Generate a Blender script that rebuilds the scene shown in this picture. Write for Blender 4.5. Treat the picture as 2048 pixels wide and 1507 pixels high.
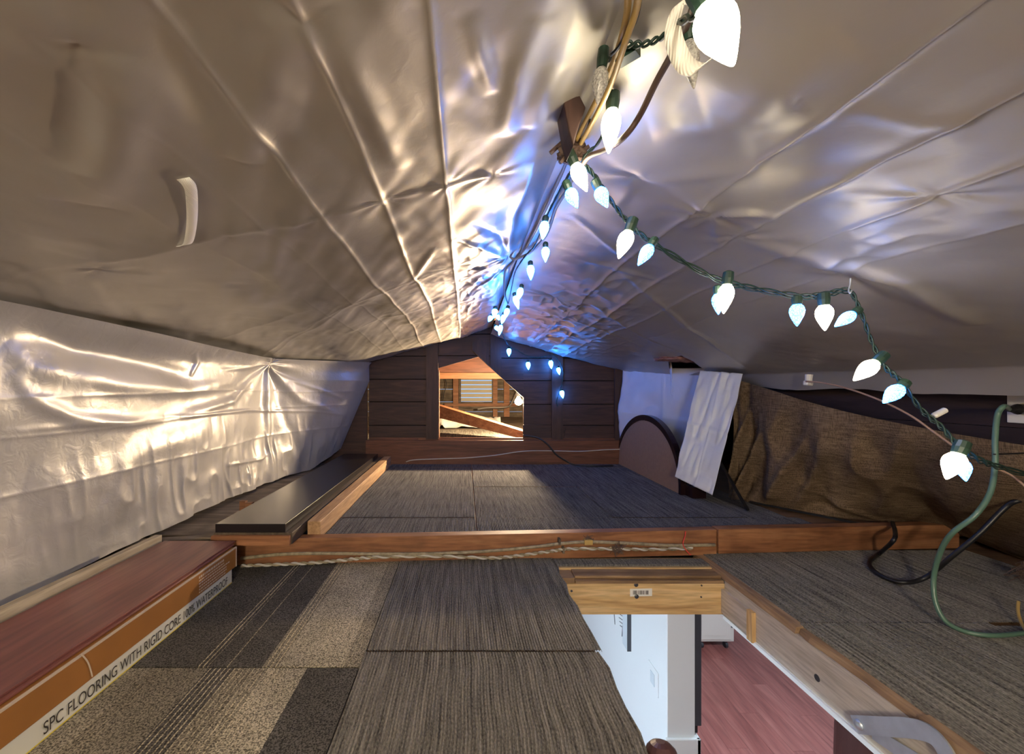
import bpy, math, random
import numpy as np
from mathutils import Vector

for o in list(bpy.data.objects):
    bpy.data.objects.remove(o, do_unlink=True)
S = bpy.context.scene
COL = S.collection
random.seed(7)
RNG = np.random.RandomState(11)

# ------------------------------------------------------------------ camera, world, exposure
FP, CX, CY = 820.0, 930.0, 775.0          # focal length and principal point in photo pixels
cam_d = bpy.data.cameras.new('camera')
cam = bpy.data.objects.new('camera', cam_d); COL.objects.link(cam)
cam_d.sensor_fit = 'HORIZONTAL'; cam_d.sensor_width = 36.0
cam_d.lens = FP / 2048.0 * 36.0
cam_d.shift_x = (1024.0 - CX) / 2048.0
cam_d.shift_y = (CY - 753.5) / 2048.0
cam_d.clip_start = 0.02; cam_d.clip_end = 60
cam.location = (0, 0, 0); cam.rotation_euler = (math.radians(90), 0, 0)
S.camera = cam

W = bpy.data.worlds.new('sky'); S.world = W; W.use_nodes = True
W.node_tree.nodes['Background'].inputs[0].default_value = (0.30, 0.52, 0.85, 1)
W.node_tree.nodes['Background'].inputs[1].default_value = 0.9

S.view_settings.view_transform = 'Standard'
S.view_settings.look = 'None'
S.view_settings.gamma = 1.0
S.view_settings.use_curve_mapping = False
S.view_settings.exposure = 0.5

E_WARM = 18.0      # radiance of the warm string bulbs
E_BLUE = 36.0       # radiance of the small blue bulbs on the loop
E_BLUE2 = 130.0     # radiance of the blue bulbs along the ridge
E_LAMP = 3200.0     # radiance of the bare bulb behind the gable
E_ROOM_FILL = 120.0  # radiance of the fill lamps added in the room below
E_GLOBE_FILL = 200.0     # radiance of the unseen globe added behind the hatch as fill

# ------------------------------------------------------------------ pixel helpers
def P(x, y, Y):  return Vector(((x - CX) * Y / FP, Y, (CY - y) * Y / FP))
def PZ(x, y, z): return P(x, y, FP * z / (CY - y))
def PX(x, y, X): return P(x, y, FP * X / (x - CX))

# ------------------------------------------------------------------ materials
def new_mat(name):
    m = bpy.data.materials.new(name); m.use_nodes = True
    nt = m.node_tree; b = nt.nodes['Principled BSDF']
    return m, nt, b
def N(nt, t, **kw):
    n = nt.nodes.new(t)
    for k, v in kw.items():
        if hasattr(n, k): setattr(n, k, v)
        else: n.inputs[k.replace('_', ' ')].default_value = v
    return n
def L(nt, a, b): nt.links.new(a, b)
def coords(nt, scale=(1, 1, 1), rnd=True):
    tc = N(nt, 'ShaderNodeTexCoord')
    mp = N(nt, 'ShaderNodeMapping'); mp.inputs['Scale'].default_value = scale
    L(nt, tc.outputs['Object'], mp.inputs['Vector'])
    if rnd:
        oi = N(nt, 'ShaderNodeObjectInfo')
        cb = N(nt, 'ShaderNodeCombineXYZ')
        mu = N(nt, 'ShaderNodeMath', operation='MULTIPLY'); mu.inputs[1].default_value = 37.0
        L(nt, oi.outputs['Random'], mu.inputs[0])
        for i in range(3): L(nt, mu.outputs[0], cb.inputs[i])
        L(nt, cb.outputs[0], mp.inputs['Location'])
    return mp.outputs['Vector']
def ramp(nt, fac, stops, interp='LINEAR'):
    r = N(nt, 'ShaderNodeValToRGB'); cr = r.color_ramp; cr.interpolation = interp
    while len(cr.elements) > 1: cr.elements.remove(cr.elements[-1])
    cr.elements[0].position = stops[0][0]; cr.elements[0].color = (*stops[0][1], 1)
    for p, c in stops[1:]:
        e = cr.elements.new(p); e.color = (*c, 1)
    L(nt, fac, r.inputs['Fac']); return r.outputs['Color']
def bump(nt, b, h, strength, dist=0.002):
    bp = N(nt, 'ShaderNodeBump'); bp.inputs['Strength'].default_value = strength
    bp.inputs['Distance'].default_value = dist
    L(nt, h, bp.inputs['Height']); L(nt, bp.outputs['Normal'], b.inputs['Normal'])
    return bp
def plain(name, col, rough=0.5, metal=0.0, noise=0.0, nscale=30, bmp=0.0):
    m, nt, b = new_mat(name)
    b.inputs['Base Color'].default_value = (*col, 1)
    b.inputs['Roughness'].default_value = rough; b.inputs['Metallic'].default_value = metal
    if noise or bmp:
        v = coords(nt); n = N(nt, 'ShaderNodeTexNoise'); n.inputs['Scale'].default_value = nscale
        n.inputs['Detail'].default_value = 5
        L(nt, v, n.inputs['Vector'])
        if noise:
            lo = tuple(c * (1 - noise) for c in col); hi = tuple(min(1, c * (1 + noise)) for c in col)
            L(nt, ramp(nt, n.outputs['Fac'], [(0.3, lo), (0.7, hi)]), b.inputs['Base Color'])
        if bmp: bump(nt, b, n.outputs['Fac'], bmp)
    return m
def wood(name, dark, mid, light, axis='x', rough=0.6, knots=False, sc=1.0, stain=0.0, bmp=0.25):
    m, nt, b = new_mat(name); b.inputs['Roughness'].default_value = rough
    s = {'x': (1.2, 14, 14), 'y': (14, 1.2, 14), 'z': (14, 14, 1.2)}[axis]
    v = coords(nt, tuple(c * sc for c in s))
    n = N(nt, 'ShaderNodeTexNoise'); n.inputs['Scale'].default_value = 1.6
    n.inputs['Detail'].default_value = 8; n.inputs['Distortion'].default_value = 1.4
    L(nt, v, n.inputs['Vector'])
    c = ramp(nt, n.outputs['Fac'], [(0.28, dark), (0.5, mid), (0.72, light)])
    n2 = N(nt, 'ShaderNodeTexNoise'); n2.inputs['Scale'].default_value = 9
    n2.inputs['Detail'].default_value = 6; L(nt, v, n2.inputs['Vector'])
    mx = N(nt, 'ShaderNodeMixRGB', blend_type='MULTIPLY'); mx.inputs[0].default_value = 0.55
    L(nt, c, mx.inputs[1]); L(nt, ramp(nt, n2.outputs['Fac'], [(0.3, (0.45, 0.42, 0.4)), (0.6, (1, 1, 1))]), mx.inputs[2])
    out = mx.outputs[0]
    if stain:
        v3 = coords(nt, (1, 1, 1)); n3 = N(nt, 'ShaderNodeTexNoise'); n3.inputs['Scale'].default_value = 7
        n3.inputs['Detail'].default_value = 4; L(nt, v3, n3.inputs['Vector'])
        m3 = N(nt, 'ShaderNodeMixRGB', blend_type='MULTIPLY'); m3.inputs[0].default_value = stain
        L(nt, out, m3.inputs[1]); L(nt, ramp(nt, n3.outputs['Fac'], [(0.4, (0.25, 0.22, 0.2)), (0.6, (1, 1, 1))]), m3.inputs[2])
        out = m3.outputs[0]
    L(nt, out, b.inputs['Base Color'])
    bump(nt, b, n2.outputs['Fac'], bmp, 0.001)
    return m
def emit(name, col, strength, facets=False):
    m, nt, b = new_mat(name)
    b.inputs['Base Color'].default_value = (*[min(1, c * 0.7 + .2) for c in col], 1)
    b.inputs['Roughness'].default_value = 0.2
    b.inputs['Emission Color'].default_value = (*col, 1)
    b.inputs['Emission Strength'].default_value = strength
    if facets:
        v = coords(nt, rnd=False); vo = N(nt, 'ShaderNodeTexVoronoi'); vo.feature = 'DISTANCE_TO_EDGE'
        vo.inputs['Scale'].default_value = 190; L(nt, v, vo.inputs['Vector'])
        r = ramp(nt, vo.outputs['Distance'], [(0.0, (0.12,) * 3), (0.1, (0.3,) * 3), (0.3, (1,) * 3)])
        mu = N(nt, 'ShaderNodeMath', operation='MULTIPLY'); mu.inputs[1].default_value = strength
        L(nt, r, mu.inputs[0]); L(nt, mu.outputs[0], b.inputs['Emission Strength'])
    return m

def tarp_mat(name, col, rough, metal, bmp=0.2, cs=38.0):
    m, nt, b = new_mat(name)
    b.inputs['Metallic'].default_value = metal
    v = coords(nt, rnd=False)
    n = N(nt, 'ShaderNodeTexNoise'); n.inputs['Scale'].default_value = 5; n.inputs['Detail'].default_value = 4
    L(nt, v, n.inputs['Vector'])
    L(nt, ramp(nt, n.outputs['Fac'], [(0.3, tuple(c * .9 for c in col)), (0.7, col)]), b.inputs['Base Color'])
    L(nt, ramp(nt, n.outputs['Fac'], [(0.3, (rough - .05,) * 3), (0.7, (rough + .07,) * 3)]), b.inputs['Roughness'])
    n2 = N(nt, 'ShaderNodeTexNoise'); n2.inputs['Scale'].default_value = cs; n2.inputs['Detail'].default_value = 3
    n2.inputs['Distortion'].default_value = 0.8
    L(nt, v, n2.inputs['Vector'])
    bump(nt, b, n2.outputs['Fac'], bmp, 0.004)
    return m

M = {}
M['tarp'] = tarp_mat('silver_tarp', (0.47, 0.445, 0.405), 0.42, 0.48, 0.10)
M['tarp_wall'] = tarp_mat('silver_tarp_wall', (0.50, 0.485, 0.47), 0.38, 0.32, 0.36, 26)
M['tarp_white'] = tarp_mat('white_tarp', (0.66, 0.68, 0.74), 0.5, 0.1, 0.12)
M['gable'] = wood('dark_gable_wood', (0.030, 0.013, 0.011), (0.055, 0.022, 0.017), (0.085, 0.036, 0.027), 'x', 0.6)
M['gable_v'] = wood('dark_gable_post', (0.03, 0.014, 0.011), (0.055, 0.024, 0.018), (0.085, 0.038, 0.028), 'z', 0.6)
M['rim'] = wood('red_brown_beam', (0.085, 0.028, 0.014), (0.15, 0.05, 0.026), (0.21, 0.08, 0.042), 'x', 0.55)
M['beam'] = wood('orange_fir_beam', (0.22, 0.085, 0.035), (0.34, 0.145, 0.062), (0.45, 0.21, 0.095), 'x', 0.6, stain=.35)
M['fir_y'] = wood('fir_rail', (0.34, 0.19, 0.09), (0.50, 0.30, 0.15), (0.60, 0.39, 0.21), 'y', 0.6)
M['fir_d'] = wood('fir_brace', (0.22, 0.085, 0.035), (0.33, 0.14, 0.06), (0.45, 0.2, 0.09), 'x', 0.6)
M['pine'] = wood('yellow_pine', (0.50, 0.29, 0.11), (0.66, 0.44, 0.20), (0.76, 0.56, 0.30), 'x', 0.55)
M['pine_y'] = wood('pale_pine_joist', (0.44, 0.375, 0.30), (0.55, 0.485, 0.41), (0.63, 0.57, 0.50), 'y', 0.6)
M['pine_z'] = wood('yellow_pine_block', (0.50, 0.29, 0.11), (0.66, 0.42, 0.18), (0.74, 0.52, 0.26), 'z', 0.55)
M['mould'] = wood('worn_moulding', (0.20, 0.115, 0.055), (0.31, 0.19, 0.095), (0.40, 0.26, 0.14), 'x', 0.6, stain=.4)
M['mould_y'] = wood('worn_edge_board', (0.20, 0.12, 0.065), (0.34, 0.21, 0.115), (0.47, 0.32, 0.18), 'y', 0.65, stain=.3)
M['deck'] = wood('old_deck', (0.16, 0.085, 0.045), (0.23, 0.13, 0.07), (0.30, 0.18, 0.10), 'x', 0.7)
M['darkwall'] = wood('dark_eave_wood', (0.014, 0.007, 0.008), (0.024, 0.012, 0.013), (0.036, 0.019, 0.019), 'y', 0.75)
M['darkshelf'] = wood('dark_stained_top', (0.05, 0.035, 0.025), (0.10, 0.07, 0.045), (0.16, 0.115, 0.075), 'y', 0.6)
M['beige_board'] = wood('beige_board', (0.33, 0.27, 0.19), (0.42, 0.35, 0.25), (0.48, 0.41, 0.30), 'y', 0.7)
M['grey_old'] = wood('grey_weathered', (0.11, 0.09, 0.07), (0.21, 0.165, 0.12), (0.33, 0.27, 0.2), 'x', 0.8, stain=.5)
M['blacklam'] = plain('black_laminate', (0.012, 0.010, 0.012), 0.28)
M['blackpl'] = plain('black_plastic', (0.010, 0.010, 0.012), 0.4)
M['darkgreen'] = plain('green_socket', (0.02, 0.05, 0.035), 0.4)
M['greencord'] = plain('green_cord', (0.012, 0.035, 0.026), 0.45)
M['greencable'] = plain('green_power_cord', (0.09, 0.17, 0.125), 0.35)
M['yellowcable'] = plain('yellow_cable', (0.46, 0.31, 0.10), 0.45)
M['greycable'] = plain('grey_cable', (0.30, 0.27, 0.24), 0.5)
M['browncable'] = plain('brown_cable', (0.11, 0.07, 0.055), 0.5)
M['armor'] = plain('dusty_grey_cable', (0.29, 0.24, 0.16), 0.6, 0, .35, 60, .3)
M['whitecable'] = plain('white_cable', (0.55, 0.52, 0.48), 0.5)
M['tancable'] = plain('tan_wire', (0.42, 0.27, 0.20), 0.5)
M['redwire'] = plain('red_wire', (0.75, 0.05, 0.04), 0.4)
M['white'] = plain('white_plastic', (0.72, 0.70, 0.64), 0.4)
M['ivory'] = plain('ivory_plastic', (0.66, 0.58, 0.38), 0.4)
M['galv'] = plain('galvanised_steel', (0.60, 0.66, 0.72), 0.38, 0.75, .12, 25)
M['screw'] = plain('grey_screw', (0.10, 0.10, 0.11), 0.4, 0.8)
M['label'] = plain('white_paper', (0.75, 0.74, 0.70), 0.6)
M['ink'] = plain('black_ink', (0.03, 0.025, 0.02), 0.6)
M['clear'] = plain('clear_plastic', (0.50, 0.49, 0.46), 0.15, 0, .5, 350, .6)
M['clear'].node_tree.nodes['Principled BSDF'].inputs['Transmission Weight'].default_value = 0.2
M['strap'] = plain('woven_white_strap', (0.90, 0.88, 0.80), 0.6)
_b = M['strap'].node_tree
_w = N(_b, 'ShaderNodeTexWave'); _w.inputs['Scale'].default_value = 120; _w.bands_direction = 'X'
L(_b, coords(_b, rnd=False), _w.inputs['Vector']); bump(_b, _b.nodes['Principled BSDF'], _w.outputs['Fac'], 0.5, 0.001)
M['pink'] = plain('pink_insulation', (0.28, 0.14, 0.12), 0.95, 0, .5, 40, .8)
M['carton_brown'] = plain('brown_print_carton', (0.30, 0.125, 0.028), 0.45, 0, .08, 12)
M['carton_white'] = plain('white_print_carton', (0.62, 0.61, 0.52), 0.5)
M['yellow_line'] = plain('yellow_print', (0.62, 0.50, 0.06), 0.5)
M['cardboard_edge'] = plain('torn_cardboard', (0.52, 0.42, 0.33), 0.8)
M['redplank'] = wood('red_vinyl_plank', (0.15, 0.045, 0.036), (0.21, 0.068, 0.052), (0.27, 0.10, 0.075), 'y', 0.5, sc=.6, bmp=.1)
M['redfloor'] = wood('red_vinyl_floor', (0.20, 0.055, 0.046), (0.28, 0.088, 0.074), (0.36, 0.13, 0.11), 'y', 0.4, sc=.35, bmp=.05)
M['panelbrown'] = plain('tan_hardboard', (0.30, 0.185, 0.118), 0.6, 0, .08, 60)
M['gloss_edge'] = plain('dark_gloss_edge', (0.018, 0.007, 0.008), 0.15)
M['wallpaint'] = plain('white_wall_paint', (0.80, 0.84, 0.87), 0.55)
M['wallpaint2'] = plain('pale_grey_paint', (0.62, 0.70, 0.76), 0.55)
M['cab'] = plain('cream_cabinet', (0.58, 0.50, 0.44), 0.5)
M['stool'] = plain('brown_stool', (0.085, 0.035, 0.03), 0.45)
M['tvdark'] = plain('dark_grey_panel', (0.05, 0.055, 0.07), 0.4)
M['chrome'] = plain('chrome', (0.5, 0.5, 0.52), 0.2, 1.0)
M['rubber'] = plain('black_rubber', (0.02, 0.02, 0.025), 0.5)
M['plastic_sheet'] = tarp_mat('crumpled_plastic', (0.72, 0.70, 0.64), 0.35, 0.2, 0.6)
M['louver'] = plain('louver_slat', (0.50, 0.45, 0.33), 0.5)
M['shadow_gap'] = plain('dark_gap', (0.012, 0.008, 0.006), 0.9)
M['warm'] = emit('warm_bulb_glow', (1.0, 0.86, 0.60), E_WARM)
M['blue'] = emit('blue_bulb_glow', (0.035, 0.24, 1.0), E_BLUE, True)
M['blue2'] = emit('blue_ridge_bulb_glow', (0.030, 0.23, 1.0), E_BLUE2, True)
M['lamp'] = emit('bare_bulb_glow', (1.0, 0.74, 0.44), E_LAMP)
M['globe'] = emit('globe_fill_glow', (1.0, 0.87, 0.66), E_GLOBE_FILL)
M['room_fill'] = emit('room_fill_glow', (0.70, 0.87, 1.0), E_ROOM_FILL)

# ribbed carpet
def carpet(name, dark, light, scale=(900, 30, 900)):
    m, nt, b = new_mat(name); b.inputs['Roughness'].default_value = 0.95
    b.inputs['Specular IOR Level'].default_value = 0.15
    v = coords(nt, (260, 160, 260)); n = N(nt, 'ShaderNodeTexNoise'); n.inputs['Scale'].default_value = 1.0
    n.inputs['Detail'].default_value = 3; L(nt, v, n.inputs['Vector'])
    v2 = coords(nt, (150, 5, 1)); n2 = N(nt, 'ShaderNodeTexNoise'); n2.inputs['Scale'].default_value = 1.0
    L(nt, v2, n2.inputs['Vector'])
    ad = N(nt, 'ShaderNodeMath', operation='ADD'); L(nt, n.outputs['Fac'], ad.inputs[0]); L(nt, n2.outputs['Fac'], ad.inputs[1])
    hv = N(nt, 'ShaderNodeMath', operation='MULTIPLY'); hv.inputs[1].default_value = .5; L(nt, ad.outputs[0], hv.inputs[0])
    L(nt, ramp(nt, hv.outputs[0], [(0.34, dark), (0.5, tuple((a + c) / 2 for a, c in zip(dark, light))), (0.66, light)]), b.inputs['Base Color'])
    bump(nt, b, n.outputs['Fac'], 0.6, 0.002)
    return m
M['rib_olive'] = carpet('ribbed_olive_carpet', (0.054, 0.050, 0.043), (0.31, 0.285, 0.235))
M['rib_grey'] = carpet('ribbed_grey_carpet', (0.034, 0.034, 0.038), (0.21, 0.20, 0.19))
def pattern_carpet(name, bands, x0, x1):
    """bands: list of (start 0..1, colour, line strength) across the tile"""
    m, nt, b = new_mat(name); b.inputs['Roughness'].default_value = 0.95
    b.inputs['Specular IOR Level'].default_value = 0.15
    tc = N(nt, 'ShaderNodeTexCoord'); sx = N(nt, 'ShaderNodeSeparateXYZ'); L(nt, tc.outputs['Object'], sx.inputs[0])
    wv = N(nt, 'ShaderNodeTexNoise'); wv.inputs['Scale'].default_value = 30; L(nt, tc.outputs['Object'], wv.inputs['Vector'])
    mr = N(nt, 'ShaderNodeMapRange'); mr.inputs['From Min'].default_value = -(x1 - x0) / 2; mr.inputs['From Max'].default_value = (x1 - x0) / 2
    L(nt, sx.outputs['X'], mr.inputs['Value'])
    base = ramp(nt, mr.outputs[0], [(p, c) for p, c, l in bands], 'CONSTANT')
    lin = ramp(nt, mr.outputs[0], [(p, (l, l, l)) for p, c, l in bands], 'CONSTANT')
    ml = N(nt, 'ShaderNodeMath', operation='MULTIPLY'); ml.inputs[1].default_value = 560.0
    L(nt, sx.outputs['X'], ml.inputs[0])
    sn = N(nt, 'ShaderNodeMath', operation='SINE'); L(nt, ml.outputs[0], sn.inputs[0])
    ln = ramp(nt, sn.outputs[0], [(0.55, (0, 0, 0)), (0.8, (1, 1, 1))])
    mm = N(nt, 'ShaderNodeMixRGB', blend_type='MULTIPLY'); mm.inputs[0].default_value = 1
    L(nt, ln, mm.inputs[1]); L(nt, lin, mm.inputs[2])
    mx = N(nt, 'ShaderNodeMixRGB'); L(nt, mm.outputs[0], mx.inputs[0]); L(nt, base, mx.inputs[1]); mx.inputs[2].default_value = (0.52, 0.44, 0.28, 1)
    n = N(nt, 'ShaderNodeTexNoise'); n.inputs['Scale'].default_value = 330; n.inputs['Detail'].default_value = 2
    L(nt, tc.outputs['Object'], n.inputs['Vector'])
    n4 = N(nt, 'ShaderNodeTexNoise'); n4.inputs['Scale'].default_value = 6; n4.inputs['Detail'].default_value = 3
    L(nt, tc.outputs['Object'], n4.inputs['Vector'])
    m2 = N(nt, 'ShaderNodeMixRGB', blend_type='MULTIPLY'); m2.inputs[0].default_value = 1
    L(nt, mx.outputs[0], m2.inputs[1]); L(nt, ramp(nt, n.outputs['Fac'], [(0.36, (0.28,) * 3), (0.62, (1.55,) * 3)]), m2.inputs[2])
    m3 = N(nt, 'ShaderNodeMixRGB', blend_type='MULTIPLY'); m3.inputs[0].default_value = .8
    L(nt, m2.outputs[0], m3.inputs[1]); L(nt, ramp(nt, n4.outputs['Fac'], [(0.35, (0.75,) * 3), (0.65, (1.15,) * 3)]), m3.inputs[2])
    L(nt, m3.outputs[0], b.inputs['Base Color'])
    bump(nt, b, n.outputs['Fac'], 0.7, 0.003)
    return m
def burlap_mat():
    m, nt, b = new_mat('brown_burlap'); b.inputs['Roughness'].default_value = 0.95
    b.inputs['Specular IOR Level'].default_value = 0.1
    v = coords(nt, rnd=False)
    n = N(nt, 'ShaderNodeTexNoise'); n.inputs['Scale'].default_value = 4; n.inputs['Detail'].default_value = 6; L(nt, v, n.inputs['Vector'])
    sa = N(nt, 'ShaderNodeMapping'); sa.inputs['Scale'].default_value = (400, 400, 25); L(nt, v, sa.inputs['Vector'])
    n2 = N(nt, 'ShaderNodeTexNoise'); n2.inputs['Scale'].default_value = 1; L(nt, sa.outputs[0], n2.inputs['Vector'])
    sb = N(nt, 'ShaderNodeMapping'); sb.inputs['Scale'].default_value = (20, 20, 400); L(nt, v, sb.inputs['Vector'])
    n3 = N(nt, 'ShaderNodeTexNoise'); n3.inputs['Scale'].default_value = 1; L(nt, sb.outputs[0], n3.inputs['Vector'])
    ad = N(nt, 'ShaderNodeMath', operation='ADD'); L(nt, n2.outputs['Fac'], ad.inputs[0]); L(nt, n3.outputs['Fac'], ad.inputs[1])
    hf = N(nt, 'ShaderNodeMath', operation='MULTIPLY'); hf.inputs[1].default_value = .5; L(nt, ad.outputs[0], hf.inputs[0])
    c1 = ramp(nt, n.outputs['Fac'], [(0.3, (0.145, 0.097, 0.060)), (0.7, (0.235, 0.165, 0.102))])
    mx = N(nt, 'ShaderNodeMixRGB', blend_type='MULTIPLY'); mx.inputs[0].default_value = 1
    L(nt, c1, mx.inputs[1]); L(nt, ramp(nt, hf.outputs[0], [(0.38, (0.45,) * 3), (0.6, (1.25,) * 3)]), mx.inputs[2])
    L(nt, mx.outputs[0], b.inputs['Base Color']); bump(nt, b, hf.outputs[0], 0.6, 0.002)
    return m
M['burlap'] = burlap_mat()
def mesh_screen():
    m, nt, b = new_mat('black_mesh_screen'); b.inputs['Base Color'].default_value = (0.02, 0.018, 0.016, 1)
    b.inputs['Roughness'].default_value = .8; b.inputs['Alpha'].default_value = 0.62
    return m
M['screen'] = mesh_screen()

# ------------------------------------------------------------------ mesh building
WORLD = {}          # object name -> world origin
class MB:
    def __init__(s): s.v = []; s.f = []
    def add(s, vs, fs):
        o = len(s.v); s.v += [tuple(v) for v in vs]; s.f += [tuple(i + o for i in f) for f in fs]; return s
    def box(s, x0, x1, y0, y1, z0, z1):
        vs = [(x, y, z) for z in (z0, z1) for y in (y0, y1) for x in (x0, x1)]
        return s.add(vs, [(0, 2, 3, 1), (4, 5, 7, 6), (0, 1, 5, 4), (2, 6, 7, 3), (0, 4, 6, 2), (1, 3, 7, 5)])
    def hexa(s, a, b):
        """a, b: two quads (4 points each) joined"""
        return s.add(list(a) + list(b), [(3, 2, 1, 0), (4, 5, 6, 7), (0, 1, 5, 4), (1, 2, 6, 5), (2, 3, 7, 6), (3, 0, 4, 7)])
    def bar(s, p, q, w, h, up=(0, 0, 1)):
        p, q = Vector(p), Vector(q); d = (q - p).normalized(); u = Vector(up)
        sd = d.cross(u).normalized(); u = sd.cross(d).normalized()
        A = [p + sd * a * w / 2 + u * b * h / 2 for a, b in ((-1, -1), (1, -1), (1, 1), (-1, 1))]
        B = [q + sd * a * w / 2 + u * b * h / 2 for a, b in ((-1, -1), (1, -1), (1, 1), (-1, 1))]
        return s.hexa(A, B)
    def prism(s, poly, vec):
        n = len(poly); vec = Vector(vec)
        vs = [Vector(p) for p in poly] + [Vector(p) + vec for p in poly]
        return s.add(vs, [tuple(range(n - 1, -1, -1)), tuple(range(n, 2 * n))] +
                     [(i, (i + 1) % n, (i + 1) % n + n, i + n) for i in range(n)])
    def tube(s, pts, r, seg=8, cap=True, sub=6):
        pts = [Vector(p) for p in pts]
        if sub and len(pts) > 2: pts = spline(pts, sub)
        n = len(pts); rings = []
        t = [(pts[min(i + 1, n - 1)] - pts[max(i - 1, 0)]).normalized() for i in range(n)]
        ref = Vector((0, 0, 1)) if abs(t[0].z) < .9 else Vector((1, 0, 0))
        u = t[0].cross(ref).normalized(); vs = []
        for i in range(n):
            u = (u - t[i] * u.dot(t[i])).normalized(); w = t[i].cross(u)
            rr = r(i / (n - 1)) if callable(r) else r
            for k in range(seg):
                a = 2 * math.pi * k / seg; vs.append(pts[i] + (u * math.cos(a) + w * math.sin(a)) * rr)
        fs = [(i * seg + k, i * seg + (k + 1) % seg, (i + 1) * seg + (k + 1) % seg, (i + 1) * seg + k)
              for i in range(n - 1) for k in range(seg)]
        if cap: fs += [tuple(range(seg - 1, -1, -1)), tuple((n - 1) * seg + k for k in range(seg))]
        return s.add(vs, fs)
    def lathe(s, base, axis, prof, seg=16, twist=0.0):
        """prof: list of (distance along axis, radius)"""
        d = Vector(axis).normalized(); ref = Vector((0, 1, 0)) if abs(d.y) < .9 else Vector((1, 0, 0))
        u = d.cross(ref).normalized(); w = d.cross(u); base = Vector(base); vs = []
        for j, (t, r) in enumerate(prof):
            for k in range(seg):
                a = 2 * math.pi * (k + twist * j) / seg
                vs.append(base + d * t + (u * math.cos(a) + w * math.sin(a)) * r)
        n = len(prof)
        fs = [(i * seg + k, i * seg + (k + 1) % seg, (i + 1) * seg + (k + 1) % seg, (i + 1) * seg + k)
              for i in range(n - 1) for k in range(seg)]
        fs += [tuple(range(seg - 1, -1, -1)), tuple((n - 1) * seg + k for k in range(seg))]
        return s.add(vs, fs)
    def grid(s, pts):
        """pts: array (n, m, 3)"""
        n, m = pts.shape[:2]
        i = np.arange(n - 1)[:, None] * m + np.arange(m - 1)[None]
        i = i.ravel()
        return s.add([tuple(p) for p in pts.reshape(-1, 3).tolist()], np.stack([i, i + 1, i + m + 1, i + m], 1).tolist())
def spline(p, sub):
    out = []
    n = len(p)
    for i in range(n - 1):
        a, b, c, d = p[max(i - 1, 0)], p[i], p[i + 1], p[min(i + 2, n - 1)]
        for k in range(sub):
            t = k / sub
            out.append(0.5 * ((2 * b) + (c - a) * t + (2 * a - 5 * b + 4 * c - d) * t * t + (3 * b - a - 3 * c + d) * t ** 3))
    out.append(p[-1]); return out
def tag(o, label=None, cat=None, group=None, kind=None):
    if label: o['label'] = label
    if cat: o['category'] = cat
    if group: o['group'] = group
    if kind: o['kind'] = kind
    return o
def obj(name, mb, mat, parent=None, smooth=False, bevel=0.0, origin=None):
    me = bpy.data.meshes.new(name)
    v = np.array([tuple(p) for p in mb.v], dtype=float)
    lo, hi = v.min(0), v.max(0)
    org = np.array(origin) if origin is not None else np.array([(lo[0] + hi[0]) / 2, (lo[1] + hi[1]) / 2, lo[2]])
    me.from_pydata((v - org).tolist(), [], mb.f); me.update()
    if smooth:
        for p in me.polygons: p.use_smooth = True
    me.materials.append(M[mat] if isinstance(mat, str) else mat)
    o = bpy.data.objects.new(name, me); COL.objects.link(o)
    po = WORLD[parent.name] if parent else np.zeros(3)
    o.location = (org - po).tolist()
    if parent: o.parent = parent
    WORLD[o.name] = org
    if bevel:
        bv = o.modifiers.new('bevel', 'BEVEL'); bv.width = bevel; bv.segments = 2; bv.limit_method = 'ANGLE'
    return o
def thing(name, loc, label, cat, group=None, kind=None):
    o = bpy.data.objects.new(name, None); COL.objects.link(o); o.location = loc
    o.empty_display_size = 0.05
    WORLD[o.name] = np.array(tuple(loc), dtype=float)
    return tag(o, label, cat, group, kind)
def struct(name, mb, mat, label, cat, **k): return tag(obj(name, mb, mat, **k), label, cat, None, 'structure')
def text(name, body, size, mat, parent, origin, ux, uy, lift=0.0006, offset=0.0):
    """flat lettering: origin world point, ux = writing direction, uy = up direction"""
    cu = bpy.data.curves.new(name, 'FONT'); cu.body = body; cu.size = size; cu.offset = offset
    tmp = bpy.data.objects.new(name + '_tmp', cu); COL.objects.link(tmp)
    dg = bpy.context.evaluated_depsgraph_get(); me0 = tmp.evaluated_get(dg).to_mesh()
    ux, uy = Vector(ux).normalized(), Vector(uy).normalized(); nz = ux.cross(uy)
    mb = MB(); mb.v = [tuple(Vector(origin) + ux * v.co.x + uy * v.co.y + nz * lift) for v in me0.vertices]
    mb.f = [tuple(p.vertices) for p in me0.polygons]
    tmp.evaluated_get(dg).to_mesh_clear(); bpy.data.objects.remove(tmp, do_unlink=True)
    return obj(name, mb, mat, parent)
def clip(poly, f):
    out = []
    for i in range(len(poly)):
        a, b = poly[i], poly[(i + 1) % len(poly)]; fa, fb = f(a), f(b)
        if fa >= 0: out.append(a)
        if fa * fb < 0:
            t = fa / (fa - fb); out.append((a[0] + (b[0] - a[0]) * t, a[1] + (b[1] - a[1]) * t))
    return out
def pxprism(poly, Y, th): return MB().prism([P(x, y, Y) for x, y in poly], (0, th, 0))

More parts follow.
